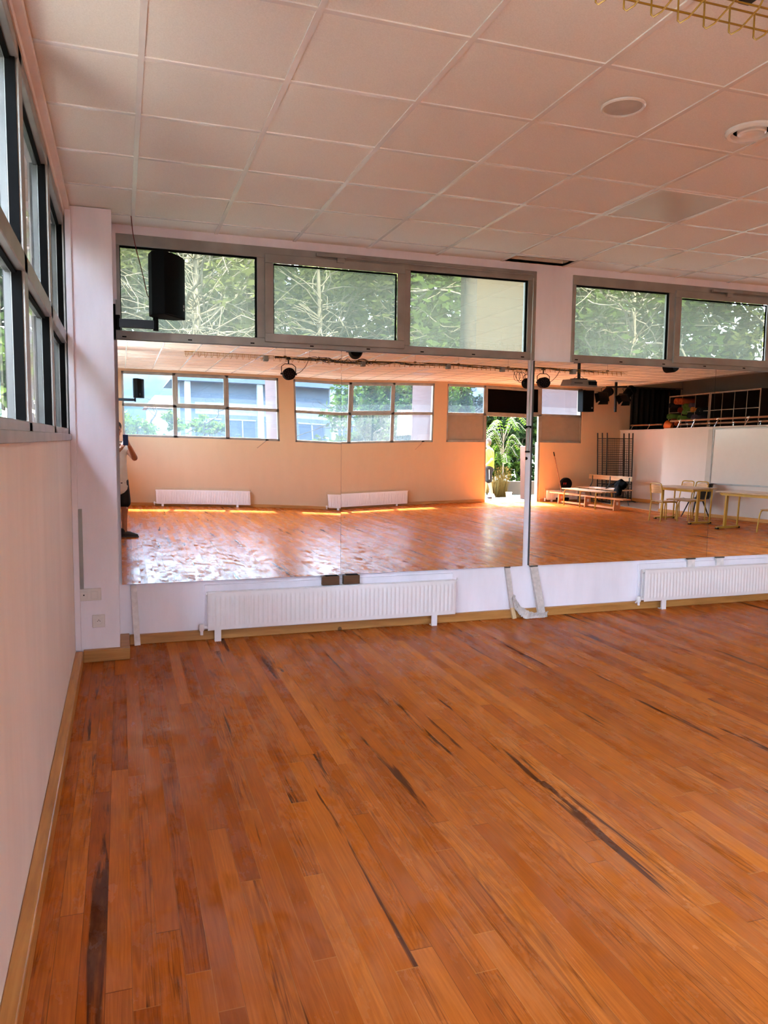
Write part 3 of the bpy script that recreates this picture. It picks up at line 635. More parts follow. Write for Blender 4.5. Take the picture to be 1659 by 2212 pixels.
for i, (a, b, lb) in enumerate(((1.524, 1.667, 'brown wooden block under the mirror joint on the column side'), (1.701, 1.84, 'brown wooden block under the mirror joint on the doorway side'))):
    t = thing('wooden_block', ((a + b) / 2, D - .05, .39), lb, 'wooden block', 'brown blocks under the mirror joint')
    M().box(a, b, D - .075, D - .03, .39, .462).build('block', MT['block'], t, bevel=.003)
    M().box(a + .03, b - .01, D - .06, D - .03, .462, .4665).build('rubber_cap', MT['gasket'], t)
for a, b, lb in ((5.17, 5.252, 'white lath behind the second radiator, on the near side of the joint'), (5.515, 5.60, 'white lath behind the second radiator, on the far side of the joint')):
    t = thing('wooden_lath', ((a + b) / 2, D - .03, 0), lb, 'wooden prop', 'wooden props under the mirrors')
    M().frame(((a + b) / 2 + .008, D - .030, .26), ((a + b) / 2, D - .028, .455), b - a, .022, (0, -1, 0)).build('wrapped_shaft', MT['lath'], t)
    M().box(a - .008, b + .006, D - .042, D - .018, .455, .466).build('rubber_cap', MT['edge'], t)

# ------------------------------------------------------------------ ceiling fittings
t = thing('ceiling_speaker', (2.207, 3.145, H), 'round flat grille set in a ceiling tile', 'ceiling speaker')
M().lathe([(.10, .003), (.10, -.004), (.094, -.009), (.086, -.006), (.086, .003)], (2.207, 3.145, H), (0, 0, 1), 40).build('rim', MT['tbar'], t)
M().lathe([(.086, .003), (.086, -.003), (.05, -.006), (0, -.007)], (2.207, 3.145, H), (0, 0, 1), 40).build('grille', plain('warm_grey_grille', rgb(196, 186, 174), .6, bump=.3, bscale=400), t)
t = thing('ceiling_vent', (2.965, 3.16, H), 'round air vent of nested rings in the ceiling near the yellow tray', 'air vent')
M().lathe([(.122, .004), (.122, -.006), (.112, -.016), (.096, -.014), (.085, .004)], (2.965, 3.16, H), (0, 0, 1), 44).build('outer_ring', MT['tbar'], t)
M().lathe([(.068, .004), (.066, -.012), (.058, -.017), (.048, -.010), (0.0, -.008)], (2.965, 3.16, H), (0, 0, 1), 44).build('centre_disc', MT['tbar'], t)
M().lathe([(.1, .002), (0, .002)], (2.965, 3.16, H + .001), (0, 0, 1), 30).build('dark_throat', MT['gasket'], t)
def light_panel(x, y, label):
    t = thing('ceiling_light', (x, y, H), label, 'ceiling light', 'square ceiling light panels')
    m = M(); s = .286
    m.box(x - s, x + s, y - s, y - s + .014, H - .004, CH).box(x - s, x + s, y + s - .014, y + s, H - .004, CH).box(x - s, x - s + .014, y - s + .014, y + s - .014, H - .004, CH).box(x + s - .014, x + s, y - s + .014, y + s - .014, H - .004, CH)
    m.build('frame', MT['tbar'], t)
    M().box(x - s + .014, x + s - .014, y - s + .014, y + s - .014, H, CH - .001).build('diffuser', MT['diffuser'], t)
light_panel(3.406, GY[GY.index(min(GY, key=lambda q: abs(q - 4.026)))] + .2957, 'square unlit ceiling light panel over the mirror side of the hall')
light_panel(6.406, -4.547, 'square ceiling light panel over the garden side near the doorway')
light_panel(3.406, -4.547, 'square ceiling light panel over the garden side near the speakers')
# ------------------------------------------------------------------ wire trays and stage gear
def tray(y, x0, x1, z, label):
    t = M(); r = .0032
    for yy, zz in ((y - .05, z + .088), (y - .012, z + .062), (y + .055, z + .036), (y + .055, z + .082)): t.cyl((x0, yy, zz), (x1, yy, zz), r, n=6)
    k = x0 + .02
    while k < x1 - .06:
        t.tube([(k, y + .055, z + .088), (k, y + .055, z + .008), (k + .006, y + .05, z), (k + .02, y + .03, z + .008), (k + .044, y - .02, z + .05), (k + .05, y - .05, z + .094)], r, 5); k += .1
    o = t.build('wire_tray', MT['yellow']); tag(o, label, 'cable tray', 'yellow wire cable trays')
    return o
def hangers(y, xs, z, where):
    for i, x in enumerate(xs):
        tag(M().box(x - .02, x + .02, y - .02, y + .02, z + .078, z + .10).cyl((x, y, z + .09), (x, y, H), .0015, n=6).build('tray_hanger', MT['dark']), 'small dark hanger holding the %s yellow wire tray under the ceiling' % where, 'hanger', 'hangers of the %s wire tray' % where)
tray(2.07, 1.36, 9.5, 2.885, 'yellow wire cable tray under the ceiling between camera and mirrors')
hangers(2.07, (1.9, 3.5, 5.2, 6.9, 8.6), 2.885, 'near')
TY, TZ = -.82, 2.868
tray(TY, 1.0, 9.35, TZ, 'yellow wire cable tray behind the camera carrying cables and spotlights')
hangers(TY, (2.62, 3.02, 4.85, 5.75, 6.85, 8.95), TZ, 'far')
for x in (2.30, 3.83, 5.52, 6.70, 8.20):
    tag(M().box(x - .035, x + .035, TY - .03, TY + .085, TZ - .01, TZ + .075).box(x - .02, x + .02, TY + .085, TY + .09, TZ + .01, TZ + .05).build('junction_box', MT['grey'], bevel=.005), 'grey junction box on the wire tray behind the camera', 'junction box', 'grey boxes on the wire tray')
rnd = random.Random(5)
def cable(pts, r, label, m='blackcab'):
    return tag(M().tube(bez(pts, 10), r, 6).build('cable', MT[m]), label, 'cable', 'black cables on the wire tray')
for s_ in range(4):
    r2 = random.Random(s_); P = []
    x = 2.45
    while x < 9.0:
        P.append((x, TY + r2.uniform(-.035, .05), TZ + .05 + r2.uniform(-.015, .03))); x += r2.uniform(.18, .4)
    cable(P, .005, 'black cable lying along the wire tray behind the camera')
for s_ in range(5):
    r2 = random.Random(20 + s_); P = []
    x = 3.0 + .05 * s_
    for k in range(9): P.append((x + k * .11, TY + r2.uniform(-.05, .07), TZ + .06 + r2.uniform(-.035, .055)))
    cable(P, .006, 'black cable looped in the tangle above the garden window')
def par(x, y, zc, rz, label, tz):
    """round LED stage lamp: can along local -Y (lens), yoke and clamp; hangs from a tray at height tz"""
    t = thing('stage_lamp', (x, y, zc), label, 'stage lamp', 'round black LED stage lamps')
    r = .098
    M().lathe([(r * .80, .10), (r * .98, .06), (r, -.02), (r, -.075), (r * .93, -.08), (r * .93, -.066), (0, -.066)], (x, y, zc), (0, 1, 0), 30).build('can', MT['black'], t)
    ln = M()
    for a, b in [(0, 0)] + [(.037 * math.cos(k * PI / 3), .037 * math.sin(k * PI / 3)) for k in range(6)] + [(.071 * math.cos(k * PI / 6 + .26), .071 * math.sin(k * PI / 6 + .26)) for k in range(12)]:
        ln.lathe([(.013, 0), (.011, -.006), (0, -.009)], (x + a, y - .066, zc + b), (0, 1, 0), 10)
    ln.build('lenses', MT['led'], t)
    yk = M().tube([(x - r - .018, y, zc), (x - r - .018, y, zc + .12), (x - r * .6, y, zc + .165), (x + r * .6, y, zc + .165), (x + r + .018, y, zc + .12), (x + r + .018, y, zc)], .007, 6)
    yk.build('yoke', MT['dark'], t)
    M().cyl((x - r - .035, y, zc), (x - r + .004, y, zc), .015, n=10).build('knob', MT['dark'], t)
    M().cyl((x + r - .004, y, zc), (x + r + .035, y, zc), .015, n=10).build('knob', MT['dark'], t)
    M().cyl((x, y, zc + .165), (x, y, tz + .06), .012, n=8).box(x - .028, x + .028, y - .03, y + .03, tz + .035, tz + .085).build('clamp', MT['dark'], t)
    t.rotation_euler = (0, 0, rz)
    return t
par(2.675, TY, 2.675, PI, 'round black stage lamp over the gap between the garden windows', TZ)
par(7.30, TY, 2.685, PI - .3, 'round black stage lamp half hidden by the white strip', TZ)
par(7.62, TY, 2.675, PI + .1, 'round black stage lamp above the doorway beside the projector', TZ)
par(2.90, 2.07, 2.765, .2, 'stage lamp peeping in black at the mirror top over the first joint', 2.885)
par(8.06, 2.07, 2.765, -.2, 'stage lamp peeping in black at the mirror top under the second strip window', 2.885)
for x, s_ in ((2.675, 1), (7.30, -1), (7.62, 1)):
    cable([(x + .02, TY - .06, 2.72), (x + s_ * .16, TY - .05, 2.70), (x + s_ * .27, TY - .02, 2.80), (x + s_ * .33, TY, TZ + .05)], .005, 'black lead of a stage lamp rising to the wire tray')
for k in range(3):
    c0 = (7.02 + .06 * k, TY + .05, 2.80)
    tag(M().tube([(c0[0] + .075 * math.cos(a * PI / 8), c0[1] + .01 * math.sin(a), c0[2] + .085 * math.sin(a * PI / 8)) for a in range(16)], .0045, 6, True).build('cable', MT['blackcab']), 'coil of black cable hanging from the tray beside the white strip', 'cable', 'black cables on the wire tray')

t = thing('projector', (8.44, -1.0, 2.68), 'grey ceiling projector on a pole above the garden doorway', 'projector')
M().hexa([(8.16, -1.15, 2.655), (8.74, -1.15, 2.655), (8.74, -.80, 2.645), (8.16, -.80, 2.645)], [(8.20, -1.13, 2.78), (8.72, -1.13, 2.785), (8.72, -.83, 2.775), (8.20, -.83, 2.77)]).build('housing', MT['projector'], t, bevel=.012)
M().box(8.55, 8.71, -.83, -.788, 2.675, 2.745).build('lens_window', MT['gasket'], t)
M().box(8.25, 8.42, -.81, -.803, 2.70, 2.71).build('vent_slots', MT['gasket'], t)
M().cyl((8.45, -.98, 2.78), (8.45, -.98, H), .028, n=14).box(8.33, 8.57, -1.08, -.88, 2.78, 2.80).box(8.38, 8.52, -1.05, -.91, H - .012, H).build('ceiling_pole', MT['dark'], t)
for k, a in enumerate((0, PI / 2, PI, 3 * PI / 2)): M().frame((8.45 + .02 * math.cos(a), -.98 + .02 * math.sin(a), 2.86), (8.45 + .11 * math.cos(a + .7), -.98 + .09 * math.sin(a + .7), 2.795), .012, .006).build('arm', MT['dark'], t)

tag(M().box(11.80, 11.85, -4.625, -4.575, 2.36, H).build('lamp_pole', MT['dark'], bevel=.004), 'short dark pole hanging from the ceiling in the bench corner', 'pole')
def fresnel(c, yaw, pitch, label):
    t = thing('theatre_spotlight', c, label, 'spotlight', 'theatre spotlights on the hanging pole')
    x, y, z = c
    M().cyl((x - .12, y, z), (x + .20, y, z), .095, n=18).lathe([(.095, 0), (.11, -.02), (.11, -.05), (.06, -.09), (0, -.10)], (x - .12, y, z), (1, 0, 0), 18).build('housing', MT['black'], t)
    fi = M()
    for k in range(7): fi.box(x - .10 + k * .035, x - .088 + k * .035, y - .045, y + .045, z + .07, z + .115)
    fi.build('cooling_fins', MT['black'], t)
    M().box(x + .17, x + .20, y - .12, y + .12, z - .12, z + .12).build('front_plate', MT['black'], t, bevel=.004)
    for a in range(4):
        ca, sa = math.cos(a * PI / 2), math.sin(a * PI / 2)
        def P(u, v, w_): return (x + w_, y + u * ca - v * sa, z + u * sa + v * ca)
        M().hexa([P(-.1, .11, .20), P(.1, .11, .20), P(.1, .116, .20), P(-.1, .116, .20)], [P(-.125, .16, .30), P(.125, .16, .30), P(.125, .166, .30), P(-.125, .166, .30)]).build('barn_door', MT['black'], t)
    M().tube([(x, y - .115, z), (x, y - .115, z + .13), (x, y - .08, z + .16), (x, y + .08, z + .16), (x, y + .115, z + .13), (x, y + .115, z)], .008, 6).build('yoke', MT['dark'], t)
    t.rotation_euler = (0, pitch, yaw)
    return t
fresnel((11.50, -4.50, 2.80), PI * .82, .42, 'black theatre spotlight with open barn doors pointing at the doorway side')
fresnel((12.12, -4.50, 2.84), PI * .90, .70, 'black theatre spotlight on the shelf side of the hanging pole')
tag(M().frame((11.5, -4.52, 2.965), (12.08, -4.52, 2.995), .035, .035).build('cross_bar', MT['dark']), 'dark cross bar carrying the two theatre spotlights', 'bar')

# ------------------------------------------------------------------ benches, rack, broom
def copyloc(m): return m
t = thing('gym_bench', (11.1, -4.5, 0), 'long low beech gym bench with three solid legs', 'bench')
M().box(11.0, 11.22, -6.1, -3.0, .258, .29).build('seat', MT['bench'], t, bevel=.006)
for y in (-5.72, -4.56, -3.38):
    l = M().hexa([(11.02, y - .02, .001), (11.20, y - .02, .001), (11.20, y + .02, .001), (11.02, y + .02, .001)], [(11.035, y - .02, .258), (11.185, y - .02, .258), (11.185, y + .02, .258), (11.035, y + .02, .258)]).build('leg', MT['bench'], t, bevel=.004)
    M().box(11.08, 11.14, y + .0201, y + .0215, .13, .20).build('sticker', MT['paper'], l)
M().box(11.085, 11.135, -5.7, -3.4, .03, .075).build('stretcher', MT['bench'], t, bevel=.004)

t = thing('slatted_bench', (11.08, -4.5, 0), 'slatted bench on bent yellow tube legs standing over the low bench', 'bench')
for k in range(4): M().box(10.88 + k * .105, 10.88 + k * .105 + .085, -5.35, -3.65, .405, .43).build('slat', MT['plank'], t, bevel=.004)
for y in (-5.2, -4.52, -3.88):
    M().tube(bez([(10.865, y, .001), (10.865, y, .2), (10.87, y, .34), (10.91, y, .392), (11.0, y, .395), (11.2, y, .395), (11.29, y, .392), (11.315, y, .34), (11.32, y, .2), (11.32, y, .001)], 6), .014, 8).build('leg_frame', MT['ytube'], t)

t = thing('park_bench', (12.15, -5.1, 0), 'old bench with a single wooden backrest rail holding a black bag', 'bench')
M().box(11.78, 12.12, -6.12, -4.13, .40, .425).build('seat', MT['plank'], t, bevel=.006)
M().box(12.22, 12.245, -6.2, -4.36, .62, .74).build('backrest', MT['plank'], t, bevel=.006)
for y in (-6.02, -5.25, -4.45):
    M().tube(bez([(11.80, y, .001), (11.80, y, .25), (11.82, y, .385), (12.05, y, .39), (12.14, y, .42), (12.205, y, .55), (12.215, y, .72)], 6), .014, 8).tube(bez([(12.08, y, .39), (12.16, y, .25), (12.24, y, .001)], 6), .014, 8).build('leg_frame', MT['greenleg'], t)
bg = M().ball((11.95, -4.42, .53), (.13, .20, .12), 10).ball((12.02, -4.52, .58), (.10, .14, .10), 10).ball((11.74, -4.22, .42), (.07, .13, .15), 10)
bg.v = [(x + .012 * math.sin(31 * y + 17 * z), y + .012 * math.sin(27 * x + 23 * z), z + .01 * math.sin(33 * x + 29 * y)) for x, y, z in bg.v]
t = thing('backpack', (11.93, -4.5, .43), 'black backpack slumped over the end of the backrest bench', 'bag')
bg.build('bag_body', MT['bag'], t)
M().tube(bez([(11.88, -4.52, .62), (11.84, -4.72, .50), (11.83, -4.85, .438), (11.88, -4.93, .436)], 8), .012, 6).build('strap', MT['bag'], t)
tag(M().box(11.84, 12.06, -5.6, -5.1, .426, .436).build('magazine', MT['paper']), 'white open magazine lying on the backrest bench', 'magazine')
tag(M().box(11.98, 12.10, -4.95, -4.70, .426, .438).build('paper_pad', MT['paper']), 'small white pad on the seat beside the black backpack', 'paper pad')

def grid_panel(x0, x1, y, label, lean=.10):
    t = thing('display_grid', ((x0 + x1) / 2, y, 0), label, 'grid panel', 'black wire display grids')
    zt = 1.86
    Y = lambda z: y + lean * (1 - z / zt)
    for x in (x0, x1): M().cyl((x, Y(.02), .02), (x, Y(zt), zt), .017, n=10).build('upright', MT['dark'], t)
    w = M()
    for k in range(27):
        z = .12 + k * .061; w.cyl((x0, Y(z), z), (x1, Y(z), z), .0035, n=5)
    n = int((x1 - x0) / .06)
    for k in range(1, n):
        x = x0 + (x1 - x0) * k / n; w.cyl((x, Y(.12), .12), (x, Y(1.71), 1.71), .0035, n=5)
    for z in (.12, .48, 1.71): w.cyl((x0, Y(z), z), (x1, Y(z), z), .009, n=6)
    w.build('mesh', MT['dark'], t)
    for x in (x0, x1): M().tube(bez([(x, Y(.02) - .16, .014), (x, Y(.02) - .04, .03), (x, Y(.02) + .06, .03), (x, Y(.02) + .2, .014)], 4), .013, 6).build('foot', MT['dark'], t)
    return t
grid_panel(12.44, 13.26, -6.2, 'black wire display grid standing closest to the garden wall')
grid_panel(12.39, 13.22, -5.92, 'middle one of the black wire display grids leaning in the corner')
grid_panel(12.33, 13.12, -5.62, 'black wire display grid standing nearest the backrest bench', .06)

t = thing('broom', (11.38, -6.28, 0), 'wooden broom leaning on the wall beside the garden doorway', 'broom')
M().cyl((11.43, -6.16, .12), (11.28, -6.40, 1.32), .012, n=10).build('handle', MT['barre'], t)
M().cyl((11.293, -6.38, 1.22), (11.279, -6.402, 1.33), .0145, n=10).build('grip', MT['gasket'], t)
M().box(11.26, 11.60, -6.2, -6.13, .06, .12).box(11.26, 11.60, -6.2, -6.13, .06, .12).build('head', MT['dark'], t, bevel=.004)
b = M()
for k in range(34): b.cyl((11.265 + k * .01, -6.165, .06), (11.262 + k * .0102, -6.15, .003), .006, n=5)
b.build('bristles', MT['blackcab'], t)
t = thing('round_case', (11.55, -6.24, .385), 'round black case with red letters resting on the short radiator', 'case')
M().lathe([(.155, -.05), (.165, -.03), (.165, .03), (.155, .05), (.10, .058), (0, .058)], (11.55, -6.23, .485), (0, 1, 0), 34).build('case_body', MT['black'], t)
l = M()
for k, sp in enumerate((0, .055)):
    x = 11.53 - sp
    l.box(x - .035, x + .005, -6.171, -6.168, .50, .512).box(x - .022, x - .008, -6.171, -6.168, .46, .50)
l.build('lettering', MT['redletters'], t)

# ------------------------------------------------------------------ raised store: curtain, shelves, mats, barres
cu = M().grid(lambda u, v: (13.52 + 1.66 * u, F + .10 + .035 * math.sin(u * 60) * (1 - .3 * v), 1.25 + 1.87 * v), 90, 4)
o = cu.build('curtain', MT['curtain'], smooth=180); tag(o, 'black curtain hanging at the end of the raised store', 'curtain'); md = o.modifiers.new('thick', 'SOLIDIFY'); md.thickness = .004
tag(M().cyl((13.46, F + .09, 3.14), (15.25, F + .09, 3.14), .015).build('curtain_rail', MT['dark']), 'dark rail above the black curtain', 'curtain rail')
def cubbies(y0, y1, ncol, label, zt=2.90, zb=1.22, x0=14.55, dz=.46):
    t = thing('cubby_shelf', (x0 + .2, (y0 + y1) / 2, 1.2), label, 'shelf unit', 'cubby shelf units of the raised store')
    e = M(); bd = M(); x1 = x0 + .38
    zs = [zt - k * dz for k in range(5) if zt - k * dz > zb + .1] + [zb]
    ys = [y0 + (y1 - y0) * k / ncol for k in range(ncol + 1)]
    for i, z in enumerate(zs):
        th = .035 if i == 0 else .016
        e.box(x0 - .012, x0, y0, y1, z - th, z); bd.box(x0, x1, y0, y1, z - th, z)
    for i, y in enumerate(ys):
        th = .03 if i in (0, ncol) else .012
        e.box(x0 - .0125, x0 - .0002, y - th / 2, y + th / 2, zb, zt - .001); bd.box(x0, x1, y - th / 2, y + th / 2, zb, zt - .002)
    bd.box(x1, x1 + .012, y0, y1, zb, zt)
    bd.build('carcass', MT['shelfd'], t, smooth=0); e.build('edge_trim', MT['shelfw'], t, smooth=0)
    return t
cubbies(-5.98, -4.42, 3, 'cubby shelf unit stuffed with rolled mats')
cubbies(-4.37, -2.72, 4, 'empty brown cubby shelf unit with pale edges')
def mat_roll(y, z, r, c, label, xf=14.49):
    m = plain('mat_foam_' + label.split()[0], c, .75, vary=.08)
    b = M(); n = 96; tl = []
    for i in range(n + 1):
        a = i / n * 2 * PI * 2.6; rr = r * (.42 + .58 * i / n); tl.append((y + rr * math.cos(a), z + rr * math.sin(a)))
    vs = [(xx, p, q) for xx in (xf, xf + .62) for p, q in tl]
    b.add(vs, [(i, i + 1, n + 2 + i, n + 1 + i) for i in range(n)])
    o = b.build('yoga_mat', m, smooth=60); tag(o, label, 'yoga mat', 'rolled yoga mats in the cubby shelf')
    md = o.modifiers.new('thick', 'SOLIDIFY'); md.thickness = r * .27; md.offset = 0
    return o
cO, cG, cP, cR, cK, cY = rgb(214, 98, 44), rgb(110, 146, 62), rgb(104, 84, 100), rgb(140, 46, 34), rgb(30, 30, 32), rgb(226, 132, 56)
for y, z, r, c, lb in (
    (-5.46, 2.735, .085, cO, 'orange rolled mat in the top row on the curtain side'), (-5.27, 2.725, .085, cO, 'orange rolled mat in the top row beside another orange one'),
    (-5.67, 2.63, .075, cK, 'black rolled mat poking out on the curtain side'), (-4.87, 2.60, .065, cP, 'purple grey rolled mat high above the deep orange one'),
    (-5.08, 2.57, .085, cG, 'green rolled mat on top of its green twin'), (-5.11, 2.43, .07, cG, 'green rolled mat under its green twin'),
    (-5.29, 2.49, .075, cR, 'dark red rolled mat left of the green pair'), (-4.79, 2.48, .07, cY, 'bright orange rolled mat beside the dark big roll'),
    (-5.73, 2.33, .075, cG, 'green rolled mat low on the curtain side above the orange bucket'), (-5.29, 2.27, .075, cG, 'green rolled mat in the lower row half hidden by the barre'),
    (-4.73, 2.27, .075, cP, 'purple grey rolled mat in the lower row'), (-4.90, 2.33, .075, cK, 'black rolled mat in the lower row beside the purple one'),
    (-5.40, 2.13, .07, cO, 'orange rolled mat just behind the barre'), (-5.58, 2.20, .065, cR, 'dark red rolled mat behind the barre end'),
    (-4.97, 2.17, .065, cP, 'dull purple rolled mat just over the barre'), (-4.52, 2.42, .11, cK, 'big black roll at the inner end of the mat shelf')):
    mat_roll(y - .20, z, r, c, lb)
t = thing('orange_bucket', (13.62, -4.5, 1.955), 'orange bucket tipped on the coping of the half wall', 'bucket')
M().lathe([(.065, -.09), (.11, .08), (.116, .08), (.116, .088), (.104, .088), (.060, -.08), (0, -.08)], (13.36, -4.48, 2.045), (-.3, -.85, .32), 28).build('bucket_body', MT['orange'], t)
M().tube([(13.36 + .105 * math.cos(a * PI / 10), -4.555, 2.06 + .10 * math.sin(a * PI / 10)) for a in range(11)], .005, 6).build('handle', MT['dark'], t)
def barre(x, y0, y1, z, posts, base, label):
    t = thing('ballet_barre', (x, (y0 + y1) / 2, base), label, 'ballet barre', 'wooden barres along the half walls')
    M().cyl((x, y0, z), (x, y1, z), .022, n=14).build('rail', MT['barre'], t)
    for y in posts:
        M().cyl((x, y - .10, base), (x, y, z - .01), .012, n=10).lathe([(.028, -.03), (.03, -.01), (.03, .012), (.02, .03)], (x, y, z), (0, 1, 0), 14).build('bracket', MT['chrome'], t)
barre(11.85, -2.56, 2.6, 2.085, (-2.22, -1.75, -1.05, -.22, .7, 1.7), 1.925, 'upper wooden barre on chrome brackets along the whiteboard partition')
barre(12.12, -2.6, 2.6, 2.005, (-2.3, -1.6, -.9, -.18, .8, 1.8), 1.2, 'lower wooden barre running behind the upper one')
barre(13.36, -6.05, -4.75, 2.075, (-5.95, -5.25), 1.955, 'short wooden barre on the set-back half wall before the curtain')

# whiteboard on the partition
t = thing('whiteboard', (11.8, 1.0, .72), 'large whiteboard in a slim grey frame on the partition', 'whiteboard')
M().box(11.786, 11.80, -1.06, 4.6, .73, 1.86).build('writing_surface', MT['board'], t)
M().box(11.776, 11.80, -1.10, 4.64, .70, .73).box(11.776, 11.80, -1.10, 4.64, 1.86, 1.885).box(11.776, 11.80, -1.10, -1.06, .73, 1.86).build('frame', MT['alu'], t, bevel=.002)
tag(M().box(11.79, 11.80, -1.25, -1.105, .70, 1.87).build('pinboard_strip', plain('light_grey_strip', rgb(178, 168, 158), .5, vary=.03)), 'narrow grey strip mounted beside the whiteboard', 'strip')

# ------------------------------------------------------------------ tables and chairs
def table(loc, rz, ln, wd, h, label):
    t = thing('school_table', (0, 0, 0), label, 'table', 'yellow framed school tables')
    M().box(-wd / 2, wd / 2, -ln / 2, ln / 2, h - .024, h).build('tabletop', MT['table'], t, bevel=.005)
    M().box(-wd / 2 + .06, -wd / 2 + .085, -ln / 2 + .08, ln / 2 - .08, h - .075, h - .024).box(wd / 2 - .085, wd / 2 - .06, -ln / 2 + .08, ln / 2 - .08, h - .075, h - .024).build('apron', MT['ytube'], t)
    for s in (-1, 1):
        y = s * (ln / 2 - .08)
        M().box(-.10, -.05, y - .02, y + .02, .05, h - .024).box(.20, .225, y - .012, y + .012, .05, h - .03).box(-wd / 2 + .05, wd / 2 - .05, y - .018, y + .018, h - .06, h - .024).build('leg', MT['ytube'], t, bevel=.003)
        M().box(-wd / 2 + .02, wd / 2 - .02, y - .03, y + .03, .012, .05).build('foot_bar', MT['ytube'], t, bevel=.004)
        M().box(-wd / 2 + .02, -wd / 2 + .06, y - .031, y + .031, 0.001, .03).box(wd / 2 - .06, wd / 2 - .02, y - .031, y + .031, 0.001, .03).build('rubber_cap', MT['gasket'], t)
    return place(t, loc, rz)
def chair(h=.42, hb=.775):
    """yellow tube chair, faces local +X"""
    t = thing('school_chair', (0, 0, 0), 'x', 'chair', 'yellow tube school chairs')
    M().grid(lambda u, v: (-.19 + .38 * u, -.18 + .36 * v, h + .012 * (2 * u - 1) ** 2 * (u > .5) - .018 * max(0, 2 * u - 1) ** 3), 10, 8).build('seat', MT['ply'], t)
    s = t.children[0].modifiers.new('thick', 'SOLIDIFY'); s.thickness = .012
    M().grid(lambda u, v: (-.205 - .03 * (1 - (2 * u - 1) ** 2) - .02 * v, -.17 + .34 * u, hb - .19 + .17 * v - .03 * (2 * u - 1) ** 2 * v), 12, 6).build('backrest', MT['ply'], t)
    s = t.children[1].modifiers.new('thick', 'SOLIDIFY'); s.thickness = .01
    M().tube(bez([(-.21, -.19, .005), (-.185, -.19, h - .06), (-.18, -.19, h), (-.20, -.188, h + .14), (-.225, -.185, hb - .05), (-.232, -.15, hb), (-.234, 0, hb + .004), (-.232, .15, hb), (-.225, .185, hb - .05), (-.20, .188, h + .14), (-.18, .19, h), (-.185, .19, h - .06), (-.21, .19, .005)], 6), .0125, 8).build('back_frame', MT['ytube'], t)
    for s in (-1, 1):
        M().tube(bez([(-.18, s * .178, h - .018), (.05, s * .178, h - .018), (.15, s * .178, h - .03), (.185, s * .18, h - .08), (.20, s * .185, .2), (.21, s * .19, .005)], 6), .0125, 8).build('front_leg', MT['ytube'], t)
    M().cyl((-.10, -.178, h - .03), (-.10, .178, h - .03), .009, n=8).cyl((.12, -.178, h - .03), (.12, .178, h - .03), .009, n=8).build('stretcher', MT['ytube'], t)
    return t
table((10.74, -.645, 0), 0.12, 1.44, .52, .70, 'yellow framed table with chairs pushed in around it')
table((10.51, 1.52, 0), 0.0, 1.42, .56, .70, 'yellow framed table standing alone in front of the whiteboard')
ca = chair(); place(ca, (10.40, -.80, 0), .04, 'yellow school chair with its back to the hall on the doorway side of the table')
cb = copy_tree(ca); place(cb, (11.10, -1.21, 0), PI, 'yellow school chair across the table with curved beech back')
cc = copy_tree(ca); place(cc, (11.08, -.77, 0), PI + .05, 'yellow school chair across the table at its outer corner')
cd = copy_tree(ca); place(cd, (10.66, 1.83, 0), PI, 'yellow school chair standing by the lone table')
t = thing('shell_chair', (0, 0, 0), 'slate grey plastic shell chair on splayed dark legs behind the table', 'chair')
m = M().grid(lambda u, v: ((.20 - .42 * min(1, v / .55) if v < .55 else -.22 - .07 * (v - .55) / .45) + .03 * (2 * u - 1) ** 2 * (v > .45), (-.20 + .40 * u) * (1 - .12 * max(0, v - .6)), (.385 - .03 * math.sin(min(1, v / .55) * PI) if v < .5 else .385 + .34 * ((v - .5) / .5)) + .035 * (2 * u - 1) ** 2 * (v < .5)), 14, 20)
o = m.build('shell', MT['darkchair'], t, smooth=180); s = o.modifiers.new('thick', 'SOLIDIFY'); s.thickness = .008
for sx, sy in ((1, 1), (1, -1), (-1, 1), (-1, -1)): M().cyl((sx * .10, sy * .08, .365), (sx * .23, sy * .17, .004), .016, .011, n=10).build('leg', MT['dark'], t)
M().box(-.12, .12, -.10, .10, .35, .366).build('leg_plate', MT['dark'], t)
place(t, (11.57, -1.2, 0), -PI / 2 - .05)
# ------------------------------------------------------------------ outdoors
struct('ground', M().box(-60, 70, -120, F - .24, -.3, -.07).box(-60, 70, D + .22, 60, -.3, -.07).box(-60, L - .22, F - .24, D + .22, -.3, -.07), MT['soil'], 'dry grassy ground around the building', 'ground', origin=(0, 0, 0))
struct('terrace', M().box(-2, 14, -8.6, F - .24, -.07, -.045), MT['concrete'], 'sunlit pale concrete terrace outside the garden doorway', 'terrace')
struct('roof_eave', M().box(-1.5, RX, -6.82, F - .2, 3.10, 3.3).box(-1.5, RX + .2, -6.82, D + .35, 4.1, 4.2), MT['concrete'], 'roof edge of the hall over the garden windows', 'roof')
for x, y1, zt, lb in ((3.74, -8.4, 4.0, 'pink rendered fin wall outside between the six-pane windows'), (7.70, -8.4, 4.0, 'pink rendered fin wall outside left of the doorway group'), (12.6, -9.2, 4.0, 'pink rendered fin wall outside beyond the doorway')):
    tag(M().box(x - .11, x + .11, y1, F - .25, -.07, zt).build('fin_wall', MT['pink'], bevel=.01), lb, 'wall', kind='structure')
tag(M().box(11.22, 11.46, -8.2, -7.9, -.045, 1.50).build('gate_post', MT['pink'], bevel=.01), 'short pink rendered post outside the garden doorway', 'post')
tag(M().box(9.0, 14, -10.3, -10.1, -.07, .35).build('low_wall', MT['beigewall']), 'low rough wall behind the dry grass outside the doorway', 'wall')

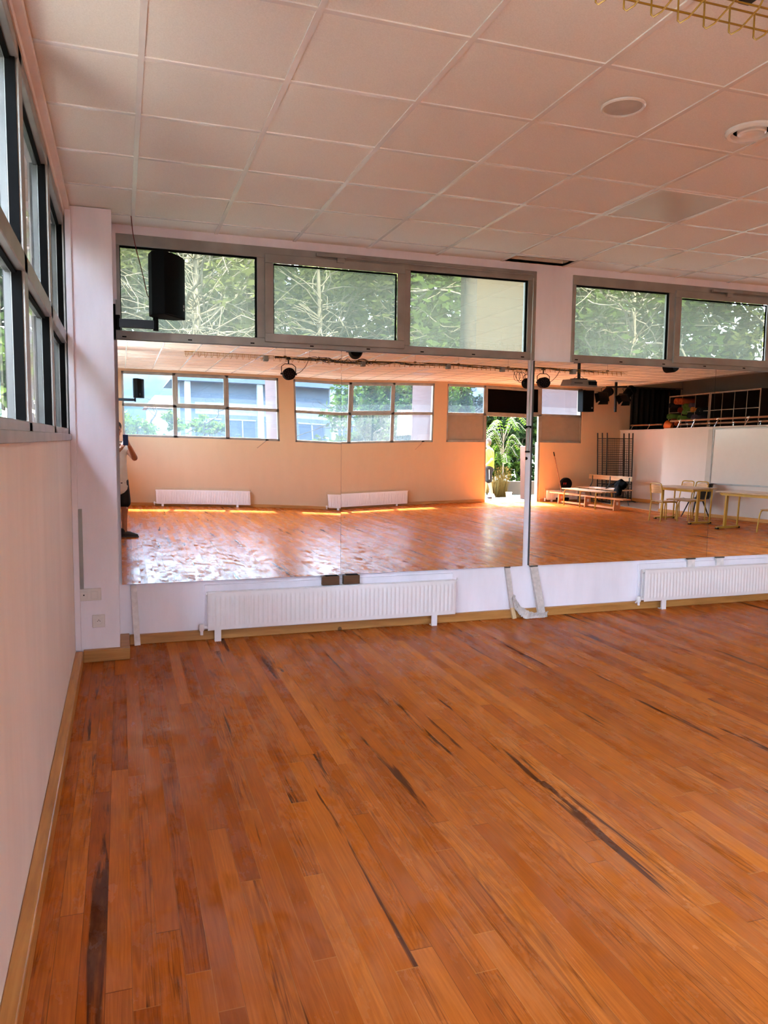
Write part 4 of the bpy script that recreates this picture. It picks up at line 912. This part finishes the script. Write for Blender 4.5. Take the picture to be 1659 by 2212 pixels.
tag(M().box(7.2, 17, 13.0, 13.3, -.07, 3.15).build('bounce_wall', MT['bounce_render']), 'unseen wall added behind the hall to bounce sun inside', 'wall', kind='structure')  # unseen wall added to throw sunlight back through the added glazing
struct('bounce_yard', M().box(6.5, 17, D + .22, 13.0, -.07, -.04), MT['court'], 'unseen added grey paved courtyard behind the glazed wall section', 'paving')  # unseen paving added to bounce sun up to the ceiling

struct('side_bounce_paving', M().box(-14, L - .22, -1.6, 1.6, -.07, -.04), MT['paving'], 'unseen pale paving added to bounce sun through the side windows', 'paving')  # pale slab added out of view to brighten the ceiling by bounce

def leaves(m, c, rad, n, size, rnd, clumps=26, asp=.5):
    cs = []
    for _ in range(clumps):
        while True:
            p = Vector((rnd.uniform(-1, 1), rnd.uniform(-1, 1), rnd.uniform(-1, 1)))
            if .25 < p.length < 1: break
        cs.append((p, rnd.uniform(.18, .34)))
    for _ in range(n):
        q, r = rnd.choice(cs); d = Vector((rnd.gauss(0, 1), rnd.gauss(0, 1), rnd.gauss(0, 1))).normalized() * r * rnd.random() ** .4
        p = q + d; p = Vector((c[0] + p.x * rad[0], c[1] + p.y * rad[1], max(c[2] + p.z * rad[2], .02)))
        a = Vector((rnd.gauss(0, 1), rnd.gauss(0, 1), rnd.gauss(0, .6))).normalized(); b = a.orthogonal().normalized(); b = (b + a.cross(b) * rnd.uniform(-1, 1)).normalized()
        s = size * rnd.uniform(.6, 1.3)
        m.add([p - a * s, p - b * s * asp, p + a * s, p + b * s * asp], [(0, 1, 2, 3)])
def tree(name, base, hc, rad, n, size, leaf, label, group, seed, cat='tree', trunk=.10, bark='bark', branches=9, asp=.5, clumps=26):
    rnd = random.Random(seed); x, y, z = base
    t = thing(name, base, label, cat, group)
    m = M(); leaves(m, (x, y, z + hc), rad, n, size, rnd, clumps, asp); m.build('crown', MT[leaf], t, smooth=0)
    w = M(); top = (x + rnd.uniform(-.1, .1), y + rnd.uniform(-.1, .1), z + hc + rad[2] * .3)
    w.tube(bez([base, (x + rnd.uniform(-.06, .06), y, z + hc * .5), top], 5), [trunk * (1 - .75 * i / 10) for i in range(11)], 8)
    for k in range(branches):
        a = k * 2.4 + rnd.random(); h0 = z + hc - rad[2] * rnd.uniform(-.2, .85); h0 = max(h0, z + .15)
        p = Vector((x, y, h0)); d = Vector((math.cos(a), math.sin(a), rnd.uniform(-.1, .9))).normalized(); P = [p.copy()]; st = max(rad[:2]) / 7
        for _ in range(8):
            d = (d + Vector((rnd.gauss(0, .28), rnd.gauss(0, .28), rnd.gauss(0, .22)))).normalized(); p = p + d * st; P.append(p.copy())
        r0 = trunk * (.34 if k < 5 else .12)
        w.tube(P, [r0 * (1 - .85 * i / 8) for i in range(9)], 5)
        if k % 2 == 0:
            for q in (3, 5, 6):
                e = P[q]; d2 = Vector((rnd.gauss(0, 1), rnd.gauss(0, 1), rnd.gauss(0, .7))).normalized(); Q2 = [e.copy()]
                for _ in range(4):
                    d2 = (d2 + Vector((rnd.gauss(0, .4), rnd.gauss(0, .4), rnd.gauss(0, .3)))).normalized(); e = e + d2 * st * .6; Q2.append(e.copy())
                w.tube(Q2, [r0 * .3] * 5, 4)
    w.build('trunk', MT[bark], t)
    return t
GA, GB = 'trees and shrubs beyond the garden windows', 'trees behind the strip windows'
tree('garden_tree', (.7, -12.2, -.07), 1.75, (1.3, 1.1, .75), 3000, .075, 'leafC', 'round light green tree seen through the garden corner pane', GA, 1)
tree('garden_tree', (2.6, -13.5, -.07), 2.1, (.8, .7, .28), 900, .08, 'leafC', 'small flat-topped tree in front of the grey building', GA, 2, branches=6)
tree('garden_tree', (9.3, -11.2, -.07), 2.3, (1.5, 1.2, 1.8), 7000, .085, 'leafE', 'leafy tree filling the left half of the doorway view', GA, 3)
tree('garden_tree', (11.6, -12.6, -.07), 2.6, (1.6, 1.2, 1.8), 3600, .10, 'leafD', 'dark dense tree at the right half of the doorway view', GA, 4)
tree('garden_tree', (8.0, -14.5, -.07), 2.4, (1.8, 1.4, 1.7), 3600, .11, 'leafB', 'mid green tree seen through the middle window group', GA, 5)
tree('garden_tree', (14.6, -14, -.07), 3.0, (2.2, 1.6, 2.2), 3600, .13, 'leafB', 'broad tree beyond the pane beside the box loudspeaker', GA, 6)
tree('garden_tree', (11.0, -16.5, -.07), 3.2, (2.2, 1.6, 2.0), 3600, .13, 'leafD', 'tall tree behind the doorway trees', GA, 7)
tree('garden_shrub', (9.7, -12.2, -.07), .8, (1.5, .7, .9), 4200, .075, 'leafE', 'dense dark shrub behind the person in the doorway view', GA, 8, 'shrub', trunk=.04, branches=5)
tree('garden_shrub', (12.2, -12.0, -.07), .9, (1.5, .7, 1.0), 4200, .075, 'leafE', 'dense dark shrub behind the pink post in the doorway view', GA, 9, 'shrub', trunk=.04, branches=5)
tree('garden_tree', (13.6, -12.6, -.07), 2.2, (1.3, .9, 2.1), 6500, .10, 'leafD', 'dark bushy tree behind the pink post', GA, 12)
tree('garden_tree', (10.6, -13.8, -.07), 2.2, (2.6, 1.0, 2.3), 9000, .10, 'leafD', 'wide dark tree closing the back of the doorway view', GA, 10)
tree('garden_tree', (7.9, -12.4, -.07), 2.1, (1.3, .9, 1.35), 6500, .085, 'leafE', 'dense dark bush outside the middle garden window', GA, 13, branches=6)
# arching shrub with large pinnate leaves
t = thing('sumac_shrub', (11.15, -9.2, -.07), 'shrub with long arching feathered leaves behind the pink post', 'shrub', GA)
lf, st = M(), M(); rnd = random.Random(11)
for k in range(22):
    a = rnd.uniform(0, 2 * PI); z0 = rnd.uniform(.9, 2.2); L_ = rnd.uniform(.6, .9)
    P = bez([(11.15, -9.2, z0 * .8), (11.15 + math.cos(a) * L_ * .5, -9.2 + math.sin(a) * L_ * .4, z0 + .25), (11.15 + math.cos(a) * L_, -9.2 + math.sin(a) * L_ * .8, z0)], 7)
    st.tube(P, .007, 4)
    for i in range(3, len(P)):
        d = (P[i] - P[i - 1]).normalized(); s_ = d.cross(Vector((0, 0, 1))).normalized()
        for sg in (-1, 1):
            e = P[i] + s_ * sg * .15 - Vector((0, 0, .04)); lf.add([P[i], (P[i] + e) / 2 + d * .03, e, (P[i] + e) / 2 - d * .03], [(0, 1, 2, 3)])
st.cyl((11.15, -9.2, -.07), (11.15, -9.2, 2.0), .03, .015, 8)
lf.build('leaves', MT['leafE'], t, smooth=0); st.build('stems', MT['twig'], t)
def grass(name, c, n, h, spread, m, label, seed, heads=False):
    rnd = random.Random(seed); b = M()
    for _ in range(n):
        a = rnd.uniform(0, 2 * PI); r = spread * rnd.random() ** .7; x, y = c[0] + math.cos(a) * r * .4, c[1] + math.sin(a) * r * .4
        hh = h * rnd.uniform(.5, 1.1); ex, ey = c[0] + math.cos(a) * r, c[1] + math.sin(a) * r; w = .006
        b.add([(x - w, y, c[2]), (x + w, y, c[2]), ((x + ex) / 2 + w * .7, (y + ey) / 2, c[2] + hh * .6), (ex, ey, c[2] + hh), ((x + ex) / 2 - w * .7, (y + ey) / 2, c[2] + hh * .6)], [(0, 1, 2, 3, 4)])
        if heads or rnd.random() < .3: b.add([(ex - .012, ey, c[2] + hh), (ex, ey - .012, c[2] + hh - .02), (ex + .012, ey, c[2] + hh + .01), (ex, ey, c[2] + hh + .05)], [(0, 1, 2, 3)])
    return tag(b.build(name, MT[m], smooth=0), label, 'grass', GA)
grass('dry_grass', (10.75, -9.0, -.07), 420, .6, .42, 'straw', 'clump of dry yellow grass outside the doorway behind the white bucket', 21)
grass('dry_grass', (11.1, -9.15, -.07), 160, .85, .3, 'straw', 'taller dry stalks beside the pink post', 22, True)
grass('tall_weed', (10.25, -9.4, -.07), 60, 1.5, .35, 'leafE', 'sparse tall flowering weeds in the middle of the doorway view', 23, True)
t = thing('plastic_bucket', (10.32, -7.25, -.045), 'white plastic bucket on the sunlit terrace outside the doorway', 'bucket')
M().lathe([(.068, 0), (.088, .235), (.096, .235), (.096, .25), (.084, .25), (.064, .012), (0, .012)], (10.32, -7.25, -.045)).build('bucket_body', MT['bucket'], t)
M().tube([(10.32 + .094 * math.cos(a * PI / 8), -7.25 + .02 * math.sin(a * PI / 8), .20 - .10 * math.sin(a * PI / 8)) for a in range(9)], .003, 5).build('handle', MT['alu'], t)
t = thing('plastic_bottle', (9.55, -6.95, -.045), 'white plastic bottle with a blue mark on the doorway step', 'bottle')
M().lathe([(.055, 0), (.062, .02), (.062, .17), (.05, .22), (.018, .28), (.018, .30), (0, .30)], (9.55, -6.95, -.045)).build('bottle_body', MT['white'], t)
M().lathe([(.022, .29), (.022, .325), (0, .325)], (9.55, -6.95, -.045)).build('cap', MT['white'], t)
M().lathe([(.0628, .10), (.0628, .14)], (9.55, -6.95, -.045)).build('mark', MT['phone'], t)

t = thing('school_building', (9.2, -26, -.07), 'long grey single storey building with white columns beyond the garden windows', 'building')
M().box(2.7, 17, -30, -25.6, -.07, 4.2).build('walls', MT['render'], t)
M().hexa([(2.2, -24.6, 4.2), (17.5, -24.6, 4.2), (17.5, -31, 4.2), (2.2, -31, 4.2)], [(2.4, -24.7, 4.6), (17.5, -24.7, 4.9), (17.5, -31, 6.2), (3.4, -31, 5.8)]).build('roof', MT['roofgrey'], t)
for x in (3.0, 6.3, 9.6, 12.9, 16.2): M().box(x - .13, x + .13, -25.0, -24.75, -.07, 4.2).build('column', MT['colw'], t)
for i, x in enumerate((3.4, 5.0, 6.7, 8.2, 10.0, 11.5, 13.3, 14.8)):
    w_ = M().box(x, x + 1.15, -25.64, -25.57, .9, 2.5).build('window', MT['wglass'], t)
    M().box(x - .05, x + 1.2, -25.60, -25.54, .84, .9).box(x + .55, x + .6, -25.60, -25.55, .9, 2.5).box(x - .05, x + 1.2, -25.6, -25.54, 2.5, 2.56).build('window_frame', MT['colw'], w_)
M().box(3.4, 17, -25.63, -25.58, 2.75, 3.3).build('fascia_band', MT['colw'], t)
t = thing('red_roof_house', (4.0, -46, -.07), 'low house with a red tiled roof under the wooded hill', 'house')
M().box(1.8, 6.4, -49, -44, -.07, 3.6).build('walls', MT['colw'], t)
M().hexa([(1.5, -43.6, 3.6), (6.8, -43.6, 3.6), (6.8, -49.4, 3.6), (1.5, -49.4, 3.6)], [(2.4, -46.4, 4.6), (6.0, -46.4, 4.6), (6.0, -46.6, 4.6), (2.4, -46.6, 4.6)]).build('roof', MT['roofred'], t)
rnd = random.Random(3)
hm = M().grid(lambda u, v: (-40 + 110 * u, -60 - 30 * v, -.2 + 8.6 * math.sin(min(v * 4, 1) * PI / 2) * (1 + .05 * math.sin(u * 40) + .05 * math.sin(u * 97 + 1) + .03 * math.sin(u * 260 + v * 30))), 160, 14)
struct('hills', hm, MT['hill'], 'blue green wooded hill on the horizon beyond the garden', 'hill', smooth=180)

# behind the strip windows
for i, (x, y, hc, rad, n, sz, lf_, lb) in enumerate((
    (.9, 10.2, 3.6, (1.6, 1.2, 1.5), 2600, .085, 'leafA', 'pale olive tree with bare branches behind the near loudspeaker'),
    (2.9, 11.5, 3.7, (1.5, 1.2, 1.6), 4200, .085, 'leafA', 'thick olive green tree behind the hinged sash'),
    (4.9, 13.2, 4.2, (1.7, 1.3, 1.9), 3000, .09, 'leafB', 'loose green tree behind the tree trunk'),
    (8.1, 11.0, 3.9, (1.6, 1.2, 1.6), 4200, .08, 'leafB', 'sunny green tree behind the second strip window'),
    (10.6, 10.6, 4.0, (1.8, 1.2, 1.7), 3600, .09, 'leafA', 'greyish tree farther along behind the second strip window'),
    (-.9, 14.5, 5.0, (2.2, 1.6, 2.6), 3600, .12, 'leafB', 'tall tree farther back behind the column'),
    (2.0, 16.0, 5.2, (2.6, 1.8, 2.6), 4200, .13, 'leafD', 'tall dark tree farther back behind the olive trees'),
    (6.6, 17.0, 5.4, (2.8, 1.8, 3.0), 4200, .13, 'leafB', 'tall tree farther back behind the white pier'),
    (11.5, 17.0, 5.2, (3.0, 1.8, 3.0), 4200, .13, 'leafD', 'tall dark tree farthest along behind the strip windows'))):
    tree('backyard_tree', (x, y, -.07), hc, rad, n, sz, lf_, lb, GB, 40 + i, bark='twig' if i < 5 else 'bark', branches=110 if i == 0 else (60 if i in (1, 3) else 24), asp=.3 if i in (0, 1) else .5)
t = thing('pine_trunk', (4.18, 9.0, -.07), 'thick ridged tree trunk behind the third pane over the mirrors', 'tree', GB)
M().tube([(4.18 + .01 * math.sin(k), 9.0, -.07 + k * .6) for k in range(12)], [.085 + .006 * math.sin(k * 3) for k in range(12)], 12).build('trunk', MT['bark'], t)
tag(M().box(4.72, 6.1, 10.2, 10.5, -.07, 5.2).build('garden_shed_wall', MT['beigewall']), 'plain beige wall behind the third pane over the mirrors', 'wall', kind='structure')
tree('hedge', (-2.0, 5.0, -.07), 2.6, (.8, 3.9, 2.7), 11000, .13, 'leafD', 'tall dark hedge added to block sky outside the side window beside the column', None, 77, 'hedge', branches=4, clumps=120)  # added close and high to keep sky light off the column
tree('hedge', (-2.2, -4.6, -.07), 1.7, (.8, 2.3, 1.8), 6500, .12, 'leafD', 'unseen dark hedge added to dim the side window nearest the garden wall', None, 80, 'hedge', branches=4, clumps=80)  # added out of view to darken the far corner of the hall
tree('hedge', (3.4, -11.6, -.07), .75, (6.4, .7, .85), 12000, .085, 'leafE', 'low clipped green hedge outside the six-pane garden windows', None, 79, 'hedge', branches=4, clumps=150, trunk=.05)
tree('hedge', (5.5, 19.5, -.07), 4.8, (13, 1.2, 5.0), 15000, .26, 'leafD', 'high dark hedge closing the view behind the strip windows', None, 78, 'hedge', branches=4, clumps=260)

# ------------------------------------------------------------------ people
def blob(name, caps, m, parent, voxel=.011, smooth=4, balls=()):
    """one continuous surface grown over tapered limbs (p0,p1,r0,r1) and ellipsoids (c,r)"""
    b = M()
    for p0, p1, r0, r1 in caps: b.cyl(p0, p1, r0, r1, 14).ball(p0, r0, 7).ball(p1, r1, 7)
    for c_, r_ in balls: b.ball(c_, r_, 9)
    o = b.build(name, m, parent, smooth=0)
    md = o.modifiers.new('r', 'REMESH'); md.mode = 'VOXEL'; md.voxel_size = voxel; md.use_smooth_shade = True
    ms = o.modifiers.new('s', 'SMOOTH'); ms.iterations = smooth; ms.factor = .5
    dg = bpy.context.evaluated_depsgraph_get(); me = bpy.data.meshes.new_from_object(o.evaluated_get(dg))
    o.modifiers.clear(); old = o.data; o.data = me; bpy.data.meshes.remove(old)
    for p in me.polygons: p.use_smooth = True
    if not me.materials: me.materials.append(m)
    return o
def rotz(p, a, o):
    c_, s_ = math.cos(a), math.sin(a); return (o[0] + (p[0] - o[0]) * c_ - (p[1] - o[1]) * s_, o[1] + (p[0] - o[0]) * s_ + (p[1] - o[1]) * c_, p[2])
def head(hc, yaw, k=1.0):
    """caps + balls of a head looking along +y turned by yaw"""
    R = lambda x, y, z: rotz((hc[0] + x * k, hc[1] + y * k, hc[2] + z * k), yaw, hc)
    caps = [(R(0, .02, -.05), R(0, .045, -.085), .058 * k, .038 * k), (R(0, .088, .012), R(0, .112, -.018), .010 * k, .016 * k), (R(-.025, .082, -.052), R(.025, .082, -.052), .012 * k, .012 * k),
            (R(-.034, .08, .028), R(.034, .08, .028), .014 * k, .014 * k), (R(-.076, -.005, .012), R(-.08, -.012, -.02), .016 * k, .012 * k), (R(.076, -.005, .012), R(.08, -.012, -.02), .016 * k, .012 * k)]
    balls = [(hc[:2] + (hc[2] + .02 * k,), (.078 * k, .09 * k, .10 * k)), (R(0, .03, -.03), (.064 * k, .062 * k, .075 * k))]
    return caps, balls, R
def hand(w, d, up, s, curl=.5):
    """palm + four fingers + thumb; w wrist, d pointing direction, up palm normal"""
    w, d, u = Vector(w), Vector(d).normalized(), Vector(up).normalized(); r = d.cross(u).normalized() * s
    c_ = [(w, w + d * .045, .024, .026)]
    for k in (-1.5, -.5, .5, 1.5): c_.append((w + d * .03 + r * k * .012, w + d * .085 + r * k * .018, .014, .0115))
    for k, ln in ((-1.5, .060), (-.5, .075), (.5, .070), (1.5, .055)):
        a = w + d * .085 + r * k * .018; b_ = a + (d * (1 - curl * .6) + u * curl * .8).normalized() * ln * .5; e = b_ + (d * (.6 - curl) + u * (.5 + curl)).normalized() * ln * .5
        c_ += [(a, b_, .0105, .0092), (b_, e, .0092, .0078)]
    a = w + d * .03 - r * .03; c_ += [(w + d * .02 - r * .012, a + d * .015 - r * .012, .014, .012), (a + d * .015 - r * .012, a + d * .05 - r * .016 + u * .02, .0115, .009)]
    return c_
# photographer
BX, BY = -.115, -.52
t = thing('person', (BX, BY, 0), 'person in a white T-shirt and dark shorts photographing the mirror with a phone', 'person')
yaw = -.62; O = (BX, BY, 0)
Q = lambda x, y, z: rotz((BX + x, BY + y, z), yaw, O)
hc = (BX + .018, BY + .09, 1.665)
hcaps, hballs, HR = head(hc, -.25)
shR, shL = Q(.185, 0, 1.42), Q(-.165, .0, 1.42)
elR, elL = (.172, -.40, 1.255), (-.235, -.19, 1.20)
wrR, wrL = (.100, -.115, 1.425), (-.015, -.10, 1.41)
hR = hand(wrR, (-.25, .35, .75), (-.8, -.2, .2), 1, .75); hL = hand(wrL, (.3, .35, .75), (.8, -.2, .2), -1, .75)
footR, footL = Q(.10, .02, .08), Q(-.10, .0, .08)
kR, kL = Q(.105, .03, .50), Q(-.10, .025, .50); hpR, hpL = Q(.095, 0, .90), Q(-.095, 0, .90)
body = hcaps + [(Q(0, .0, 1.44), (hc[0], hc[1] - .02, 1.58), .062, .056), (Q(0, 0, 1.05), Q(0, 0, 1.36), .125, .135), (Q(0, 0, .93), Q(0, 0, 1.08), .13, .12), (Q(-.11, 0, 1.40), Q(.12, 0, 1.40), .068, .068),
    (shR, elR, .056, .05), (elR, wrR, .05, .033), (shL, elL, .05, .043), (elL, wrL, .043, .029),
    (hpR, kR, .082, .056), (kR, footR, .056, .038), (hpL, kL, .082, .056), (kL, footL, .056, .038), (Q(.105, .06, .44), Q(.10, -.01, .30), .045, .05), (Q(-.10, .06, .44), Q(-.10, -.01, .30), .045, .05)] + hR + hL
blob('body', body, MT['skin'], t, .0085, 3, hballs)
blob('t_shirt', [(Q(-.03, .0, .80), Q(-.03, 0, 1.08), .145, .14), (Q(.04, .0, .80), Q(.04, 0, 1.08), .145, .14), (Q(-.03, 0, 1.08), Q(-.04, 0, 1.34), .14, .142), (Q(.03, 0, 1.08), Q(.04, 0, 1.34), .14, .142), (Q(-.15, 0, 1.40), Q(.16, 0, 1.40), .078, .078), (shR, tuple(Vector(shR).lerp(Vector(elR), .34)), .068, .066), (shL, tuple(Vector(shL).lerp(Vector(elL), .6)), .066, .062)], MT['tee'], t, .011, 5)
blob('shorts', [(Q(-.06, 0, .86), Q(.06, 0, .86), .142, .142), (Q(.095, 0, .86), Q(.115, .02, .56), .11, .105), (Q(-.095, 0, .86), Q(-.115, .02, .56), .11, .105)], MT['shorts'], t, .011, 4)
blob('hair', [(HR(-.02, -.02, .07), HR(.02, -.02, .07), .078, .078), (HR(0, -.05, 0), HR(0, -.055, .05), .07, .08), (HR(0, .05, .095), HR(0, 0, .11), .045, .05), (HR(-.07, -.015, .03), HR(-.07, -.02, .07), .022, .03), (HR(.07, -.015, .03), HR(.07, -.02, .07), .022, .03)], MT['hair'], t, .009, 3)
for s in (-1, 1): M().ball(HR(s * .031, .088, .013), .0095, 6).build('eye', MT['eye'], t)
for f_, a_ in ((footR, yaw - .75), (footL, yaw + .1)):
    R2 = lambda x, y, z: rotz((f_[0] + x, f_[1] + y, z), a_, f_)
    s1 = blob('shoe', [(R2(0, -.05, .055), R2(0, .08, .05), .046, .044), (R2(0, .08, .045), R2(.0, .185, .032), .044, .028), (R2(0, -.03, .06), R2(0, -.02, .105), .045, .05)], MT['shoe'], t, .008, 3)
    so = M().prism([R2(-.042, -.095, 0)[:2], R2(.042, -.095, 0)[:2], R2(.048, .08, 0)[:2], R2(.035, .19, 0)[:2], R2(0, .218, 0)[:2], R2(-.035, .19, 0)[:2], R2(-.048, .08, 0)[:2]], .001, .024)
    so.build('sole', MT['sole'], s1)
ph = thing('smartphone', (.045, -.02, 1.46), 'dark blue phone held up in both hands towards the mirror', 'phone')
M().box(.005, .083, -.022, -.013, 1.445, 1.605).build('phone_body', MT['phone'], ph, bevel=.003)
M().cyl((.020, -.013, 1.585), (.020, -.0105, 1.585), .009, n=16).cyl((.020, -.013, 1.56), (.020, -.0105, 1.56), .009, n=16).build('camera_lenses', MT['eye'], ph)

# person outside
BX2, BY2 = 10.22, -8.35
t = thing('person', (BX2, BY2, -.045), 'person in a neon yellow T-shirt and black shorts outside the doorway', 'person')
yw = 2.2; O2 = (BX2, BY2, 0); g0 = -.045
Q = lambda x, y, z: rotz((BX2 + x, BY2 + y, z + g0), yw, O2)
hc = Q(0, .06, 1.60); hcaps, hballs, HR = head(hc, yw + .2)
sR, sL = Q(.19, 0, 1.40), Q(-.19, 0, 1.40); eR, eL = Q(.27, -.12, 1.13), Q(-.27, -.06, 1.12); wR, wL = Q(.24, .06, .96), Q(-.22, .12, .94)
fR, fL = Q(.10, -.12, .08), Q(-.09, .16, .08); kR, kL = Q(.10, -.02, .50), Q(-.10, .10, .50); pR, pL = Q(.095, 0, .90), Q(-.095, 0, .90)
body = hcaps + [(Q(0, 0, 1.42), tuple(Vector(hc) - Vector((0, 0, .09))), .06, .055), (Q(0, 0, 1.02), Q(0, 0, 1.34), .12, .135), (Q(0, 0, .92), Q(0, 0, 1.05), .128, .12), (Q(-.12, 0, 1.39), Q(.12, 0, 1.39), .066, .066), (sR, eR, .05, .042), (eR, wR, .042, .028), (sL, eL, .05, .042), (eL, wL, .042, .028), (pR, kR, .084, .056), (kR, fR, .058, .038), (pL, kL, .084, .056), (kL, fL, .058, .038)]
body += hand(wR, tuple(Vector(wR) - Vector(eR)), Q(0, 1, 0 - g0)[:2] + (0,) if False else (0, 0, -1), 1, .3) + hand(wL, tuple(Vector(wL) - Vector(eL)), (0, 0, -1), -1, .3)
blob('body', body, MT['skin2'], t, .0095, 3, hballs)
blob('t_shirt', [(Q(-.03, 0, .86), Q(-.03, 0, 1.32), .143, .145), (Q(.03, 0, .86), Q(.03, 0, 1.32), .143, .145), (Q(-.15, 0, 1.38), Q(.15, 0, 1.38), .078, .078), (sR, tuple(Vector(sR).lerp(Vector(eR), .7)), .07, .066), (sL, tuple(Vector(sL).lerp(Vector(eL), .7)), .07, .066)], MT['neon'], t, .012, 5)
sh = blob('shorts', [(Q(-.06, 0, .86), Q(.06, 0, .86), .143, .143), (Q(.10, 0, .86), Q(.11, -.01, .54), .112, .105), (Q(-.10, 0, .86), Q(-.11, .07, .54), .112, .105)], MT['shorts'], t, .012, 4)
M().tube([Q(.205, -.03, .84), Q(.222, -.04, .70), Q(.222, -.045, .56)], .012, 8).build('white_stripe', MT['tee'], sh)
blob('hair', [(HR(0, -.02, .07), HR(0, -.03, .08), .08, .078), (HR(0, -.05, .0), HR(0, -.05, .05), .07, .078)], MT['hair2'], t, .01, 3)
for s in (-1, 1): M().ball(HR(s * .031, .088, .013), .0095, 6).build('eye', MT['eye'], t)
for f_, a_ in ((fR, yw - .2), (fL, yw + .1)):
    R2 = lambda x, y, z: rotz((f_[0] + x, f_[1] + y, z + g0), a_, f_)
    s1 = blob('shoe', [(R2(0, -.05, .05), R2(0, .08, .045), .045, .042), (R2(0, .08, .042), R2(0, .17, .034), .042, .03), (R2(0, -.03, .06), R2(0, -.02, .10), .044, .048)], MT['white'], t, .009, 3)

# ------------------------------------------------------------------ light and camera
w = bpy.data.worlds.new('sky'); sc.world = w; w.use_nodes = True
nt = w.node_tree; nt.nodes.clear()
sky = nt.nodes.new('ShaderNodeTexSky'); sky.sky_type = 'NISHITA'; sky.sun_disc = False; sky.sun_elevation = math.radians(59); sky.sun_rotation = math.radians(180 - 10); sky.air_density = 1.2; sky.dust_density = 2.0
bg = nt.nodes.new('ShaderNodeBackground'); bg.inputs[1].default_value = SKY_K
out = nt.nodes.new('ShaderNodeOutputWorld'); hz = nt.nodes.new('ShaderNodeMix'); hz.data_type = 'RGBA'; hz.inputs[0].default_value = .5; hz.inputs[7].default_value = (.62, .62, .60, 1); nt.links.new(sky.outputs[0], hz.inputs[6]); nt.links.new(hz.outputs[2], bg.inputs[0]); nt.links.new(bg.outputs[0], out.inputs[0])
sun = bpy.data.lights.new('sun', 'SUN'); sun.energy = SUN_E; sun.angle = math.radians(.53); sun.color = (1.0, .93, .82)
so = bpy.data.objects.new('sun', sun); COL.objects.link(so); so.location = (4, -30, 40)
so.rotation_euler = Vector((-.18, 1.0, -1.66)).to_track_quat('-Z', 'Y').to_euler()
def portal(loc, sx, sy, d):
    l = bpy.data.lights.new('window_portal', 'AREA'); l.shape = 'RECTANGLE'; l.size = sx; l.size_y = sy; l.energy = 1; l.cycles.is_portal = True
    o = bpy.data.objects.new('window_portal', l); COL.objects.link(o); o.location = loc; o.rotation_euler = Vector(d).to_track_quat('-Z', 'Z').to_euler()
for x0, x1, z0, z1 in ((0.01, 3.59, 1.58, 3.05), (3.94, 7.52, 1.58, 3.05), (7.91, 12.10, 1.58, 3.05)): portal(((x0 + x1) / 2, F - .26, (z0 + z1) / 2), x1 - x0, z1 - z0, (0, 1, 0))
portal((10.0, F - .26, .78), 1.8, 1.56, (0, 1, 0))
for x0, x1, z0, z1 in BW: portal(((x0 + x1) / 2, D + .25, (z0 + z1) / 2), x1 - x0, z1 - z0, (0, -1, 0))
for a, b_ in LW: portal((L - .25, (a + b_) / 2, (LZ0 + LZ1) / 2), b_ - a, LZ1 - LZ0, (1, 0, 0))

cam = bpy.data.cameras.new('camera'); co = bpy.data.objects.new('camera', cam); COL.objects.link(co); sc.camera = co
fpx, yaw, pitch, roll = 1663.80714, .328243783, -.0927191898, .0111856911
cam.sensor_fit = 'HORIZONTAL'; cam.sensor_width = 36.0; cam.lens = 36.0 * fpx / 1659.0; cam.clip_start = .02; cam.clip_end = 400
fw = Vector((math.sin(yaw) * math.cos(pitch), math.cos(yaw) * math.cos(pitch), math.sin(pitch))); rt = Vector((math.cos(yaw), -math.sin(yaw), 0)); up = rt.cross(fw)
r2, u2 = rt * math.cos(roll) + up * math.sin(roll), up * math.cos(roll) - rt * math.sin(roll)
co.matrix_world = Matrix(((r2.x, u2.x, -fw.x, 0), (r2.y, u2.y, -fw.y, 0), (r2.z, u2.z, -fw.z, 1.57), (0, 0, 0, 1)))

sc.view_settings.view_transform = 'Standard'; sc.view_settings.look = 'None'; sc.view_settings.gamma = 1.0; sc.view_settings.use_curve_mapping = False
sc.view_settings.exposure = EXPOSURE
cy = sc.cycles
cy.max_bounces = 10; cy.diffuse_bounces = 5; cy.glossy_bounces = 6; cy.transmission_bounces = 4; cy.transparent_max_bounces = 12
cy.use_adaptive_sampling = True; cy.adaptive_threshold = .015
cy.sample_clamp_indirect = 6.0; cy.blur_glossy = 0.6; cy.use_denoising = True
